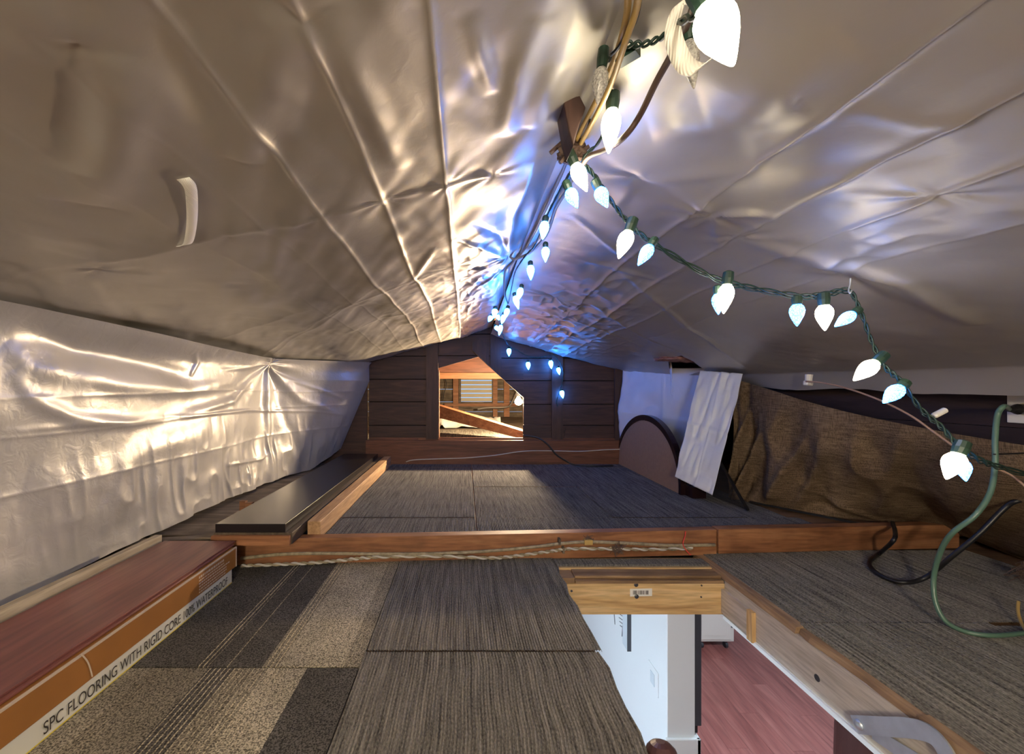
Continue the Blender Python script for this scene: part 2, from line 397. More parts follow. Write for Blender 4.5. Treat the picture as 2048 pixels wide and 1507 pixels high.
# numpy value noise
def vnoise(x, y, seed=0):
    r = np.random.RandomState(seed).rand(64, 64)
    xi, yi = np.floor(x).astype(int), np.floor(y).astype(int); fx, fy = x - xi, y - yi
    fx, fy = fx * fx * fx * (fx * (fx * 6 - 15) + 10), fy * fy * fy * (fy * (fy * 6 - 15) + 10)
    g = lambda a, b: r[a % 64, b % 64]
    return ((g(xi, yi) * (1 - fx) + g(xi + 1, yi) * fx) * (1 - fy) + (g(xi, yi + 1) * (1 - fx) + g(xi + 1, yi + 1) * fx) * fy) * 2 - 1
def ridged(x, y, seed): return 1 - np.abs(vnoise(x, y, seed)) * 2
def pdist(U, V, pts):
    """distance to a polyline, and the parameter 0..1 along it"""
    best = np.full(U.shape, 1e9); par = np.zeros(U.shape)
    ln = [math.hypot(pts[i + 1][0] - pts[i][0], pts[i + 1][1] - pts[i][1]) for i in range(len(pts) - 1)]; tot = sum(ln); acc = 0
    for i in range(len(pts) - 1):
        ax, ay = pts[i]; dx, dy = pts[i + 1][0] - ax, pts[i + 1][1] - ay; l2 = dx * dx + dy * dy + 1e-12
        t = np.clip(((U - ax) * dx + (V - ay) * dy) / l2, 0, 1)
        d = np.hypot(U - ax - t * dx, V - ay - t * dy)
        k = d < best; best[k] = d[k]; par[k] = ((acc + t * ln[i]) / tot)[k]; acc += ln[i]
    return best, par
def fold(U, V, pts, amp, w, sharp=True, taper=True):
    d, t = pdist(U, V, pts)
    h = amp * (np.exp(-d / w) if sharp else np.exp(-(d / w) ** 2))
    return h * (np.clip(np.sin(np.pi * np.clip(t, 0.0, 1.0)), 0, 1) ** .5 if taper else 1)
def star(U, V, c, amp, R, n, ph=0.0, pull=0.0, wob=0.4):
    dx, dy = U - c[0], V - c[1]; r = np.hypot(dx, dy) + 1e-6; a = np.arctan2(dy, dx)
    a2 = a + wob * np.sin(a * 2 + ph)
    return amp * np.cos(n * a2 + ph) * np.exp(-r / R) * (r / (r + .012)) - pull * np.exp(-r / (R * .35))

# ================================================================== STRUCTURE
ZF, ZP, ZC, ZR = -0.65, -0.57, -0.79, -3.1       # attic floor, rear platform, ceiling below, room floor
HX0, HX1, HY0, HY1 = 0.33, 0.905, 0.06, 1.43     # hatch opening
YG = 3.10                                        # gable plane

# ---- attic floor (subfloor with the hatch opening) and its carpet tiles
floor = thing('floor', (0, 0, ZF - .03), 'plywood attic floor around the open hatch under the carpet tiles', 'floor', kind='structure')
obj('subfloor', MB().box(-1.6, HX0 - .005, -2.6, 1.50, ZF - .03, ZF - .007), 'deck', floor)
obj('subfloor', MB().box(HX1 + .03, 2.35, -2.6, 1.90, ZF - .03, ZF - .007), 'deck', floor)
obj('subfloor', MB().box(HX0, HX1 + .03, -2.6, HY0, ZF - .03, ZF - .007), 'deck', floor)

def ribbed(x0, x1, y0, y1, z, pitch=0.0068, along='y', th=0.007, wob=0.0008, edge=None, segs=8, seed=0):
    """a carpet tile with real ribs; edge(t) adds to the x1 side"""
    rn = np.random.RandomState(seed)
    n = max(2, int(round((x1 - x0 if along == 'y' else y1 - y0) / pitch)))
    prof = []
    for i in range(n):
        prof += [(i + .08, -.0028), (i + .25, 0), (i + .70, 0), (i + .90, -.0028)]
    prof = [(0.0, -th)] + prof + [(float(n), -th)]
    pts = np.zeros((segs + 1, len(prof), 3))
    for k in range(segs + 1):
        t = k / segs; ph = rn.randn() * wob
        for j, (a, h) in enumerate(prof):
            u = a / n
            if along == 'y':
                xx = x1 + (edge(t) if edge else 0)
                pts[k, j] = (x0 + (xx - x0) * u + ph, y0 + (y1 - y0) * t + rn.randn() * .0006 * (k in (0, segs)), z + h + rn.randn() * .0002)
            else:
                pts[k, j] = (x0 + (x1 - x0) * t, y0 + (y1 - y0) * u + ph, z + h)
    return MB().grid(pts)
def rag(t): return .004 * math.sin(t * 23) + .003 * math.sin(t * 57 + 1)
def carpet_tile(*a, mat='rib_olive', par=floor, **k): return obj('carpet_tile', ribbed(*a, **k), mat, par)
# foreground ribbed tiles beside the hatch
carpet_tile(-0.243, .335, 1.012, 1.562, ZF + .003, edge=rag, seed=1)
carpet_tile(-0.245, .330, .42, 1.006, ZF + .003, edge=rag, seed=2, segs=10)
carpet_tile(-0.245, .330, -.18, .414, ZF + .003, seed=3)
# tiles on the other side of the hatch
for i, (x0, x1) in enumerate(((.93, 1.445), (1.45, 2.0))):
    for j, (y0, y1) in enumerate(((1.135, 1.645), (.555, 1.13), (-.02, .55))):
        carpet_tile(x0 - .02 * j * (i == 0) * .3, x1, y0, y1 - .01 * i, ZF + .001 + .002 * ((i + j) % 2), seed=10 + i * 3 + j)
# narrow carpet strip across the hatch head
obj('carpet_strip', ribbed(.335, .90, 1.505, 1.56, ZF + .001, along='x', pitch=.006, segs=4), 'rib_grey', floor)
# patterned tiles
dk, ol, lt, md = (0.085, 0.078, 0.068), (0.19, 0.166, 0.122), (0.37, 0.325, 0.235), (0.25, 0.22, 0.162)
pa = pattern_carpet('striped_carpet_a', [(0, dk, 0), (.36, dk, .9), (.41, dk, .0), (.47, dk, .5), (.50, dk, 0), (.62, md, .9), (.68, lt, .0), (.80, lt, .25), (.93, md, .3), (.97, md, 0)], -.845, -.245)
pb = pattern_carpet('striped_carpet_b', [(0, md, 0), (.20, ol, .2), (.26, ol, 0), (.42, dk, .7), (.52, ol, .5), (.60, md, .7), (.65, lt, .4), (.72, lt, .1), (.80, dk, 0)], -.845, -.245)
obj('carpet_tile', MB().box(-.845, -.245, .955, 1.545, ZF - .006, ZF + .001), pa, floor)
obj('carpet_tile', MB().box(-.845, -.247, .36, .950, ZF - .006, ZF + .001), pb, floor)
obj('carpet_tile', MB().box(-.845, -.247, -.24, .355, ZF - .006, ZF + .001), pa, floor)

# ---- raised rear platform with carpet tiles
plat = thing('floor_platform', (0.3, 2.3, ZP - .06), 'raised plywood platform in front of the gable under ribbed carpet', 'floor', kind='structure')
def fbeam(x): return 1.50 + (1.665 - 1.50) * (x + .86) / 2.91 + .047
obj('deck_board', MB().hexa([(-.60, fbeam(-.6), ZP - .05), (2.35, fbeam(2.35), ZP - .05), (2.35, YG + .02, ZP - .05), (-.60, YG + .02, ZP - .05)],
                            [(-.60, fbeam(-.6), ZP - .007), (2.35, fbeam(2.35), ZP - .007), (2.35, YG + .02, ZP - .007), (-.60, YG + .02, ZP - .007)]), 'deck', plat)
xs = [(-.545, .045), (.05, .645), (.65, 1.245), (1.25, 1.46)]
ys = [(1.55, 1.80), (1.805, 2.36), (2.365, 2.93), (2.935, YG - .03)]
for i, (x0, x1) in enumerate(xs):
    for j, (y0, y1) in enumerate(ys):
        if i == 3 and j == 3: continue
        carpet_tile(x0, x1 - (.04 if i == 3 and j > 0 else 0), (fbeam(x1) if j == 0 else y0), y1, ZP + .0015 * ((i + j) % 2), mat='rib_grey', par=plat, seed=40 + i * 4 + j)

# ---- gable wall
wb = thing('wall_back', (0.2, YG, ZP), 'dark stained plank gable wall with a rough cut opening', 'wall', kind='structure')
regs = [('l', [(738, 878), (738, 700), (865, 680), (865, 878)], [640, 712, 758, 803, 850, 880]),
        ('t1', [(865, 683), (957, 655), (957, 713), (865, 739)], [640, 668, 711, 745]),
        ('t2', [(957, 655), (990, 640), (990, 743), (957, 713)], [640, 668, 711, 745]),
        ('r1', [(990, 640), (1047, 670), (1047, 795), (990, 743)], [640, 716, 761, 808]),
        ('r2', [(1047, 670), (1250, 740), (1250, 878), (1047, 878)], [640, 716, 761, 808, 850, 880])]
for nm, poly, rows in regs:
    for k in range(len(rows) - 1):
        y0, y1 = rows[k] + .9, rows[k + 1] - .9
        q = clip(clip(poly, lambda p: p[1] - y0), lambda p: y1 - p[1])
        if len(q) >= 3:
            obj('plank', pxprism(q, YG + random.uniform(0, .004), .022), 'gable', wb)
    obj('light_stop', pxprism(poly, YG + .0265, .004), 'shadow_gap', wb)  # added dark backing that stops light leaking between the planks
obj('post', pxprism([(852, 878), (852, 684), (876, 678), (876, 878)], YG - .035, .034), 'gable_v', wb)
obj('post', pxprism([(1104, 878), (1104, 690), (1126, 698), (1126, 878)], YG - .02, .019), 'gable_v', wb)
obj('post', pxprism([(981, 735), (981, 640), (1003, 648), (1003, 755)], YG - .02, .019), 'gable_v', wb)
obj('post', pxprism([(1230, 912), (1230, 735), (1244, 738), (1244, 912)], YG - .02, .019), 'gable_v', wb)
obj('brace', pxprism([(945, 700), (945, 684), (962, 678), (978, 696), (978, 732)], YG - .05, .049), 'gable_v', wb)
obj('plank', pxprism([(879, 710), (879, 684), (924, 672), (924, 710)], YG - .018, .016), 'gable', wb)
obj('ledger', pxprism([(738, 880), (738, 874), (1244, 876), (1244, 882)], YG - .015, .013), 'rim', wb)
obj('plank', pxprism([(1046, 879), (1046, 849), (1103, 850), (1103, 879)], YG - .012, .011), 'gable', wb)
obj('plank', pxprism([(1127, 880), (1132, 855), (1178, 855), (1184, 876)], YG - .006, .005), 'gable', wb)
obj('sill_strip', MB().box(-.35, .435, YG - .02, YG + .03, -.389, -.382), 'fir_d', wb)
obj('jamb_strip', pxprism([(876.4, 878), (876.4, 740), (878.4, 740), (878.4, 878)], YG - .03, .05), 'fir_d', wb)
obj('rim_board', MB().box(-.74, 1.22, YG - .045, YG, ZP - .005, -.392), 'rim', wb)
obj('rim_board', MB().box(-1.6, -.742, YG, YG + .03, ZP - .1, .3), 'gable', wb)
obj('rim_board', MB().box(1.2, 2.4, YG, YG + .03, ZP - .1, .2), 'gable', wb)

# ---- roof deck over the tarps (boards), ridge
def roof(x, y): return .60 - .27 * abs(x - .18)
ceil = thing('ceiling', (.18, 0, .5), 'low pitched plank roof deck hidden above the tarps', 'ceiling', kind='structure')
for sgn, xe in ((-1, -1.75), (1, 2.45)):
    for k in range(9):
        a = .18 + (xe - .18) * k / 9; b_ = .18 + (xe - .18) * (k + 1) / 9 - sgn * .002
        za, zb = roof(a, 0), roof(b_, 0)
        obj('roof_plank', MB().hexa([(a, -2.7, za), (b_, -2.7, zb), (b_, -2.7, zb + .02), (a, -2.7, za + .02)],
                                    [(a, 6.4, za), (b_, 6.4, zb), (b_, 6.4, zb + .02), (a, 6.4, za + .02)]), 'deck', ceil)
obj('ridge_board', MB().box(.165, .195, -2.6, 6.3, .492, .61), 'gable', ceil)

# ---- other attic walls
struct('wall_left', MB().box(-1.62, -1.58, -2.6, 6.3, -.8, .12), 'grey_old', 'weathered grey board wall behind the left tarp', 'wall')
struct('wall_front', MB().box(-1.6, 2.4, -2.65, -2.6, -.8, .6), 'gable', 'dark board wall closing the attic behind the hatch', 'wall')
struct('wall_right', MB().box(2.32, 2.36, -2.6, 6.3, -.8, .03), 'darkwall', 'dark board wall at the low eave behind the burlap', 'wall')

# ---- room below
rf = thing('floor_lower', (1.5, 2.5, ZR), 'red wood look vinyl plank floor of the room below', 'floor', kind='structure')
k = 0
for i in range(36):
    x0 = -2.6 + i * .18
    off = (i * .41) % 1.2
    y = -2.2 - off
    while y < 6.2:
        ya, yb = max(-2.2, y), min(6.2, y + 1.2)
        if yb - ya > .05 and x0 > .6 and yb > 1.5:
            obj('floor_plank', MB().box(x0 + .0006, x0 + .1794, ya, yb - .001, ZR - .006, ZR), 'redfloor', rf)
        y += 1.2
obj('screed', MB().box(-2.6, 3.9, -2.2, 6.2, ZR - .03, ZR - .0065), 'redfloor', rf)
struct('ceiling_lower', MB().box(-2.6, HX0, -2.2, 6.2, ZC - .012, ZC).box(HX1, 3.9, -2.2, 6.2, ZC - .012, ZC)
       .box(HX0, HX1, HY1 + .04, 6.2, ZC - .012, ZC).box(HX0, HX1, -2.2, HY0, ZC - .012, ZC), 'wallpaint', 'white ceiling of the room below around the hatch', 'ceiling')
struct('wall_partition', MB().box(.927, 1.055, 1.88, 6.2, ZR, ZC - .013), 'wallpaint', 'white partition wall seen end on through the hatch', 'wall', bevel=.003)
struct('wall_lower_left', MB().box(-2.65, -2.6, -2.2, 6.2, ZR, ZC), 'wallpaint', 'white side wall of the room below on the near side of the partition', 'wall')
struct('wall_lower_right', MB().box(3.9, 3.95, -2.2, 6.2, ZR, ZC), 'wallpaint', 'white side wall of the room below beyond the cabinet', 'wall')
struct('wall_lower_back', MB().box(-2.65, 3.95, 6.2, 6.25, ZR, ZC), 'wallpaint', 'white end wall of the room below', 'wall')
struct('wall_lower_front', MB().box(-2.65, 3.95, -2.25, -2.2, ZR, ZC), 'wallpaint', 'white wall of the room below beneath the camera side', 'wall')
struct('trim_1', MB().box(1.056, 1.075, 1.865, 6.1, -1.72, -1.60).box(.915, 1.075, 1.865, 1.8795, -1.72, -1.60), 'wallpaint', 'white chair rail around the partition end below the dark panel', 'trim', bevel=.004)

# ---- hatch framing
hd = thing('hatch_header', (.6, HY1, ZC), 'pale pine header board across the hatch with a barcode sticker', 'board', kind='structure')
ytop = HY1
obj('board', MB().box(HX0 - .02, HX1, HY1, HY1 + .038, ZC, -.683), 'pine', hd)
obj('ledge_board', MB().box(.385, HX1 - .004, HY1 - .004, HY1 + .058, -.682, -.671), 'mould', hd, bevel=.002)
obj('moulding', MB().box(.385, HX1 - .004, HY1 + .010, HY1 + .066, -.671, -.660), 'mould', hd, bevel=.003)
obj('end_block', MB().box(HX0 - .01, .383, HY1 + .002, HY1 + .07, -.682, -.664), 'mould', hd, bevel=.001)
obj('nailer_strip', MB().box(.33, .93, HY1 + .067, HY1 + .155, ZF - .03, ZF - .007), 'pine', hd)
def on_header(x, y): return P(x, y, HY1)
lab = [on_header(1260, 1177), on_header(1304, 1176), on_header(1304, 1191), on_header(1260, 1192)]
st = obj('sticker', MB().prism([p + Vector((0, -.0008, 0)) for p in lab[::-1]], (0, .0007, 0)), 'label', hd)
bars = MB(); x = 1266.0
while x < 1297:
    w_ = random.choice((.7, 1.1, 1.8))
    bars.prism([on_header(a, b) + Vector((0, -.0011, 0)) for a, b in ((x, 1188), (x + w_, 1188), (x + w_, 1180), (x, 1180))], (0, .0002, 0)); x += w_ + random.choice((.7, 1.0, 1.4))
obj('barcode', bars, 'ink', st)
for (x, y, r) in ((1272, 1168.5, .0075), (1273, 1192, .0075), (1143, 1181, .004), (1403, 1170, .003), (1402, 1193, .003)):
    obj('screw', MB().lathe(on_header(x, y), (0, -1, 0), [(0, r), (.002, r), (.0035, r * .6)], 12), 'screw', hd)
jo = thing('hatch_joist', (HX1, .7, ZC), 'long pale joist along the hatch with splintered boards on its edge', 'board', kind='structure')
obj('board', MB().box(HX1, HX1 + .038, HY0, HY1, ZC, -.672), 'pine_y', jo)
obj('block', MB().box(HX1 - .012, HX1 - .0005, HY1 - .13, HY1 - .001, ZC + .008, -.700), 'pine_y', jo)
obj('block', MB().box(HX1 - .013, HX1 - .0005, HY1 - .155, HY1 - .131, ZC - .004, -.700), 'pine_z', jo)
for (y0, y1, dx, dz) in ((1.12, 1.62, 0, 0), (.82, 1.117, .006, -.002), (.40, .816, -.004, .002), (-.02, .395, .004, 0)):
    nseg = 8; g = []
    a, b = [], []
    rn = random.Random(int(y0 * 100))
    mb = MB(); prev = None
    for q in range(nseg + 1):
        yy = y0 + (y1 - y0) * q / nseg; e = rn.uniform(-.004, .004)
        ring = [(HX1 + dx + e - .004, yy, -.671), (HX1 + .030, yy, -.671), (HX1 + .030, yy, ZF - .001 + dz), (HX1 + dx + e, yy, ZF - .004 + dz)]
        if prev: mb.hexa(prev, ring)
        prev = ring
    obj('edge_board', mb, 'mould_y', jo)
obj('white_trim', MB().box(HX1 - .006, HX1 + .02, HY0, HY1, ZC - .014, ZC - .001), 'wallpaint', jo)
for (x, y) in ((1437, 1195), (1433, 1176)):
    obj('screw', MB().lathe(PX(x, y, HX1 - .0125), (-1, 0, 0), [(0, .004), (.001, .004)], 10), 'screw', jo)
obj('knot', MB().lathe(PX(1634, 1355, HX1), (-1, 0, 0), [(0, .009), (.0008, .008)], 12), 'screw', jo)
struct('trim_2', MB().box(HX0 - .03, HX0, HY0, HY1, ZC, ZF - .031), 'pine_y', 'pale side joist of the hatch under the carpet edge', 'trim')

# ---- front beam across the attic floor
B0, B1 = Vector((-.86, 1.50, 0)), Vector((2.05, 1.665, 0))
def beam_y(x): return B0.y + (B1.y - B0.y) * (x - B0.x) / (B1.x - B0.x)
def beam_seg(x0, x1, z0, z1, th=.042, fr=0):
    return MB().hexa([(x0, beam_y(x0) - fr, z0), (x1, beam_y(x1) - fr, z0), (x1, beam_y(x1) - fr, z1), (x0, beam_y(x0) - fr, z1)],
                     [(x0, beam_y(x0) + th, z0), (x1, beam_y(x1) + th, z0), (x1, beam_y(x1) + th, z1), (x0, beam_y(x0) + th, z1)])
bm = thing('cross_beam', (.5, 1.57, ZF), 'orange fir beam crossing the attic in front of the raised platform', 'beam')
obj('timber', beam_seg(-.86, .985, ZF - .004, -.556), 'beam', bm, bevel=.002)
obj('timber', beam_seg(.990, 2.0, ZF + .002, -.553, fr=.004), 'beam', bm, bevel=.002)

# ================================================================== TARPS
def left_z(X, Y):
    k = np.clip((Y - 1.9) / 1.1, 0, 1) ** 1.3
    return (.472 - .022 * k) - (.212 + .088 * k) * (.19 - X)
def right_z(X, Y):
    k = np.clip((Y - 1.3) / 1.7, 0, 1)
    return (.472 - .072 * k) - (.342 - .055 * k) * (X - .19)
def hit(px, py, fz):
    dx, dz = (px - CX) / FP, (CY - py) / FP
    lo, hi = .05, 5.0
    g = lambda Y: float(fz(np.array(dx * Y), np.array(Y))) - dz * Y
    for _ in range(50):
        m_ = (lo + hi) / 2
        if g(m_) > 0: lo = m_
        else: hi = m_
    return (dx * lo, lo)
def px2(pts, fz): return [hit(x, y, fz) for x, y in pts]

def add_uneven(lo, hi, n): return np.linspace(lo, hi, n)

# ---- left ceiling tarp
U, V = np.meshgrid(np.linspace(-1.22, .196, 400), np.concatenate([np.linspace(-2.4, .2, 70)[:-1], np.linspace(.2, 3.045, 470)]))
Z = left_z(U, V)
H = np.zeros_like(U)
H += .016 * vnoise(U * 3.1 + 3, V * 2.2, 1) + .009 * vnoise(U * 7 + 1, V * 4.5 + 5, 2)
H += .0028 * vnoise((U + .6 * V) * 22, (V - .6 * U) * 7, 3) + .0010 * vnoise((U - .5 * V) * 30, (V + .5 * U) * 12, 4)
LC = [-.303, -.173, -.038]
for c in LC + [-.43, -.56]:
    d = np.abs(U - c - .004 * vnoise(V * 3, V * 0 + c * 10, 5)); a = .0042 if c in LC else .0010
    H += a * np.exp(-d / .0048) + a * .35 * np.exp(-d / .022)
cl = left_z
cross = [([(430, 470), (560, 450), (640, 428), (770, 397), (895, 360), (985, 338), (1045, 325)], .006, .012),
         ([(600, 650), (690, 605), (760, 580), (835, 553), (912, 522), (985, 485)], .006, .015),
         ([(690, 660), (800, 630), (865, 612), (925, 585), (965, 560)], .006, .015),
         ([(760, 690), (850, 664), (905, 645), (955, 628)], .005, .015),
         ([(5, 580), (80, 545), (180, 515), (330, 490), (470, 462), (640, 428)], .010, .03),
         ([(520, 720), (600, 660), (680, 600)], .008, .02), ([(545, 715), (640, 640), (760, 560)], .006, .014),
         ([(400, 690), (480, 665), (620, 610)], .010, .03)]
for pts, a, w in cross: H += fold(U, V, px2(pts, cl), a * .6, w)
for pts, a, w in [([(600, 40), (540, 130), (480, 330)], .012, .03), ([(215, 120), (230, 260), (170, 400)], .014, .04), ([(150, 100), (160, 330)], -.010, .03),
                  ([(660, 10), (740, 200), (800, 330)], .007, .02), ([(330, 100), (420, 260)], -.006, .02), ([(1080, 20), (1040, 120), (1010, 260)], .008, .018),
                  ([(940, 20), (985, 180)], .005, .012), ([(620, 380), (560, 480), (540, 560)], .006, .02), ([(870, 480), (820, 560)], .006, .012),
                  ([(905, 460), (960, 480), (1010, 515)], .007, .010), ([(920, 540), (975, 530), (1015, 515)], .007, .010), ([(945, 430), (1000, 470), (1018, 508)], -.006, .010),
                  ([(930, 600), (985, 560), (1015, 520)], .006, .010), ([(1080, 300), (1030, 420), (1015, 500)], .006, .012), ([(1060, 240), (1110, 120)], .006, .02)]:
    H += fold(U, V, px2(pts, cl), a, w, sharp=False)
for (x, y, a, R, n, ph, pl) in [(770, 397, .004, .06, 6, .3, .006), (640, 428, .003, .05, 5, 1.3, .004), (895, 355, .004, .05, 6, 2.2, .006), (985, 338, .005, .05, 5, .9, .008),
                                (912, 522, .004, .07, 7, .2, .006), (835, 555, .003, .06, 6, 2, .004), (325, 95, .002, .03, 4, 1, .005), (620, 35, .002, .03, 4, 0, .005),
                                (150, 105, .002, .03, 4, 1, .005), (455, 470, .002, .04, 5, 2, .005), (1018, 510, .007, .12, 7, 1.1, .012), (195, 538, .005, .08, 4, .4, .006),
                                (925, 585, .003, .06, 6, .5, .003), (865, 612, .003, .06, 6, 1.5, .003)]:
    H += star(U, V, hit(x, y, cl), a * .6, R, n, ph, pl * .7)
crk = np.exp(-((U - .06) / .12) ** 2) * np.clip((V - .9) / .8, 0, 1)
H += crk * (.004 * ridged(U * 16 + V * 5, V * 9, 8) + .003 * ridged(U * 30, V * 16 + U * 8, 9))
crk2 = np.clip((V - 1.0) / 1.2, 0, 1) * np.exp(-((U + .05) / .3) ** 2)
H += crk2 * .002 * ridged(U * 18 + V * 8, V * 14, 18)
# lower border dips like a hanging hem, meeting the wall sheet
H += .02 * np.clip((-1.05 - U) / .17, 0, 1) ** 2
fade = np.clip((.185 - U) / .05, .15, 1)
Zt = Z - H * fade
pts = np.stack([U, V, Zt], 2); LT = pts
tag(obj('tarp', MB().grid(pts), 'tarp', smooth=True), 'silver tarp under the roof slope left of the ridge, with a woven tape strip', 'tarp')

# ---- right ceiling tarp (with a short hanging hem and a torn hole near the back)
U, V = np.meshgrid(np.linspace(.191, 1.43, 400), np.concatenate([np.linspace(-2.4, .15, 70)[:-1], np.linspace(.15, 3.045, 480)]))
xlim = np.where(V > 2.1, 1.43 - (V - 2.1) * .23, 1.43)           # the free edge draws in towards the gable
U = .191 + (U - .191) * (xlim - .191) / (1.43 - .191)
Z = right_z(U, V)
H = .012 * vnoise(U * 2.6 + 9, V * 2.4 + 2, 21) + .005 * vnoise(U * 6 + 1, V * 5 + 5, 22)
H += .0016 * vnoise((U - .4 * V) * 16, (V + .4 * U) * 9, 23) + .0008 * vnoise(U * 30, V * 26, 24)
for c, a in ((.482, .0052), (.605, .0046), (.720, .0036), (.84, .0016)):
    d = np.abs(U - c - .005 * vnoise(V * 4, V * 0 + c * 10, 25))
    H += a * np.exp(-d / .0048) + a * .35 * np.exp(-d / .022)
cr = right_z
for pts_, a, w in [([(1480, 478), (1540, 500), (1640, 530), (1800, 570), (1950, 640)], .012, .02), ([(1230, 540), (1340, 620), (1430, 690), (1500, 740)], .006, .012),
                   ([(1270, 540), (1190, 470), (1140, 430)], .004, .012), ([(1150, 520), (1240, 545), (1330, 570)], .004, .012), ([(1700, 200), (1840, 240), (1960, 230)], .003, .012),
                   ([(1425, 435), (1500, 432), (1560, 440)], .006, .012), ([(1425, 435), (1440, 500)], .005, .012), ([(1425, 435), (1370, 462)], .005, .012), ([(1425, 435), (1395, 400)], .004, .012),
                   ([(1270, 355), (1400, 350), (1520, 335)], .006, .02), ([(1270, 355), (1230, 420)], .004, .015), ([(1800, 480), (1700, 520), (1600, 540)], .005, .015),
                   ([(1100, 620), (1180, 650), (1300, 700)], .005, .012), ([(1160, 590), (1300, 680), (1400, 720)], .004, .012), ([(1500, 330), (1700, 330), (1900, 290)], -.004, .03),
                   ([(1400, 180), (1550, 150), (1700, 60)], .008, .04), ([(1300, 250), (1450, 240), (1600, 180)], .006, .03)]:
    H += fold(U, V, px2(pts_, cr), a, w, sharp=False)
for (x, y, a, R, n, ph, pl) in [(1425, 435, .006, .06, 6, .3, .008), (1270, 355, .004, .05, 4, 1, .006), (1478, 480, .004, .05, 5, 2, .004), (1700, 560, .005, .08, 5, .2, .006), (1110, 600, .006, .12, 7, .6, .006),
                                (1870, 395, .004, .05, 5, 1, .004)]:
    H += star(U, V, hit(x, y, cr), a, R, n, ph, pl)
for (x, y, sx, sy, a) in ((1130, 620, .18, .5, .006), (1755, 490, .07, .12, .004), (1090, 660, .25, .5, .005), (1140, 690, .2, .4, .004)):
    c = hit(x, y, cr); w_ = np.exp(-((U - c[0]) / sx) ** 2 - ((V - c[1]) / sy) ** 2)
    H += w_ * a * (ridged(U * 14 + V * 6, V * 8 - U * 4, 28) + .6 * ridged(U * 27, V * 17 + U * 9, 29))
H += .055 * np.clip((U - (xlim - .045)) / .045, 0, 1) ** 1.5 * np.clip((2.3 - V) / .3, .1, 1) * (1 + .25 * vnoise(V * 4, V * 0, 31))
fade = np.clip((U - .193) / .05, .15, 1)
pts = np.stack([U, V, Z - H * fade], 2)
mb = MB().grid(pts)
hole = [hit(x, y, cr) for x, y in ((1338, 716), (1362, 710), (1385, 722), (1408, 738), (1372, 748), (1342, 752))]
vv = np.array(mb.v)
def inside(px_, py_):
    r = False; n = len(hole)
    for i in range(n):
        (x1, y1), (x2, y2) = hole[i], hole[(i + 1) % n]
        if (y1 > py_) != (y2 > py_) and px_ < (x2 - x1) * (py_ - y1) / (y2 - y1) + x1: r = not r
    return r
hx = [h[0] for h in hole]; hy = [h[1] for h in hole]
inb = (vv[:, 0] > min(hx)) & (vv[:, 0] < max(hx)) & (vv[:, 1] > min(hy)) & (vv[:, 1] < max(hy))
rm = set(i for i in np.nonzero(inb)[0] if inside(vv[i, 0], vv[i, 1]))
if rm: mb.f = [f for f in mb.f if not any(i in rm for i in f)]
tag(obj('tarp', mb, 'tarp', smooth=True), 'silver tarp under the roof slope right of the ridge, torn above the white flap', 'tarp')

# ---- left wall tarp
def wallx(Y, Zz):
    t = np.clip((Y - 2.30) / .78, 0, 1)
    top = np.clip((Zz + .55) / .6, 0, 1)
    return -1.125 + (.405) * t * t * (3 - 2 * t) * (.45 + .55 * top) - .03 * (1 - top)
def whit(px, py):
    Y = 1.2
    for _ in range(60):
        p = P(px, py, Y); xw = float(wallx(np.array(p.y), np.array(p.z)))
        Y = Y * .5 + .5 * (xw * FP / (px - CX))
    p = P(px, py, Y); return (p.y, p.z)
nv, nu = 200, 520
yy = np.concatenate([np.linspace(-2.4, .6, 60)[:-1], np.linspace(.6, 3.085, nu)])
T, YY = np.meshgrid(np.linspace(0, 1, nv), yy)
ztop = .20 - .035 * np.clip((YY - 1.0) / 1.2, 0, 1) + .02 * np.clip((YY - 2.3) / .7, 0, 1)
zbot = -.545 + .012 * vnoise(YY * 2, YY * 0, 41) + .004 * vnoise(YY * 9, YY * 0 + 3, 42) + .10 * np.clip((YY - 2.75) / .3, 0, 1) - .012 * np.clip((1.5 - YY) * 3, 0, 1)
ZZ = zbot + (ztop - zbot) * T
H = .012 * vnoise(YY * 2.2 + 2, ZZ * 4, 43) + .005 * vnoise(YY * 6, ZZ * 8, 44) + .0012 * vnoise(YY * 24, ZZ * 14, 45)
low = np.clip((-.12 - ZZ) / .25, 0, 1)
H += low * (.005 * vnoise(YY * 13, ZZ * 6, 46) + .004 * ridged(YY * 22 + ZZ * 5, ZZ * 9, 47) * np.clip((YY - 1.0) / .6, .15, 1))
pin = whit(535, 727)
H += star(YY, ZZ, pin, .012, .30, 9, .6, .010, .2)
wp = lambda q: [whit(x, y) for x, y in q]
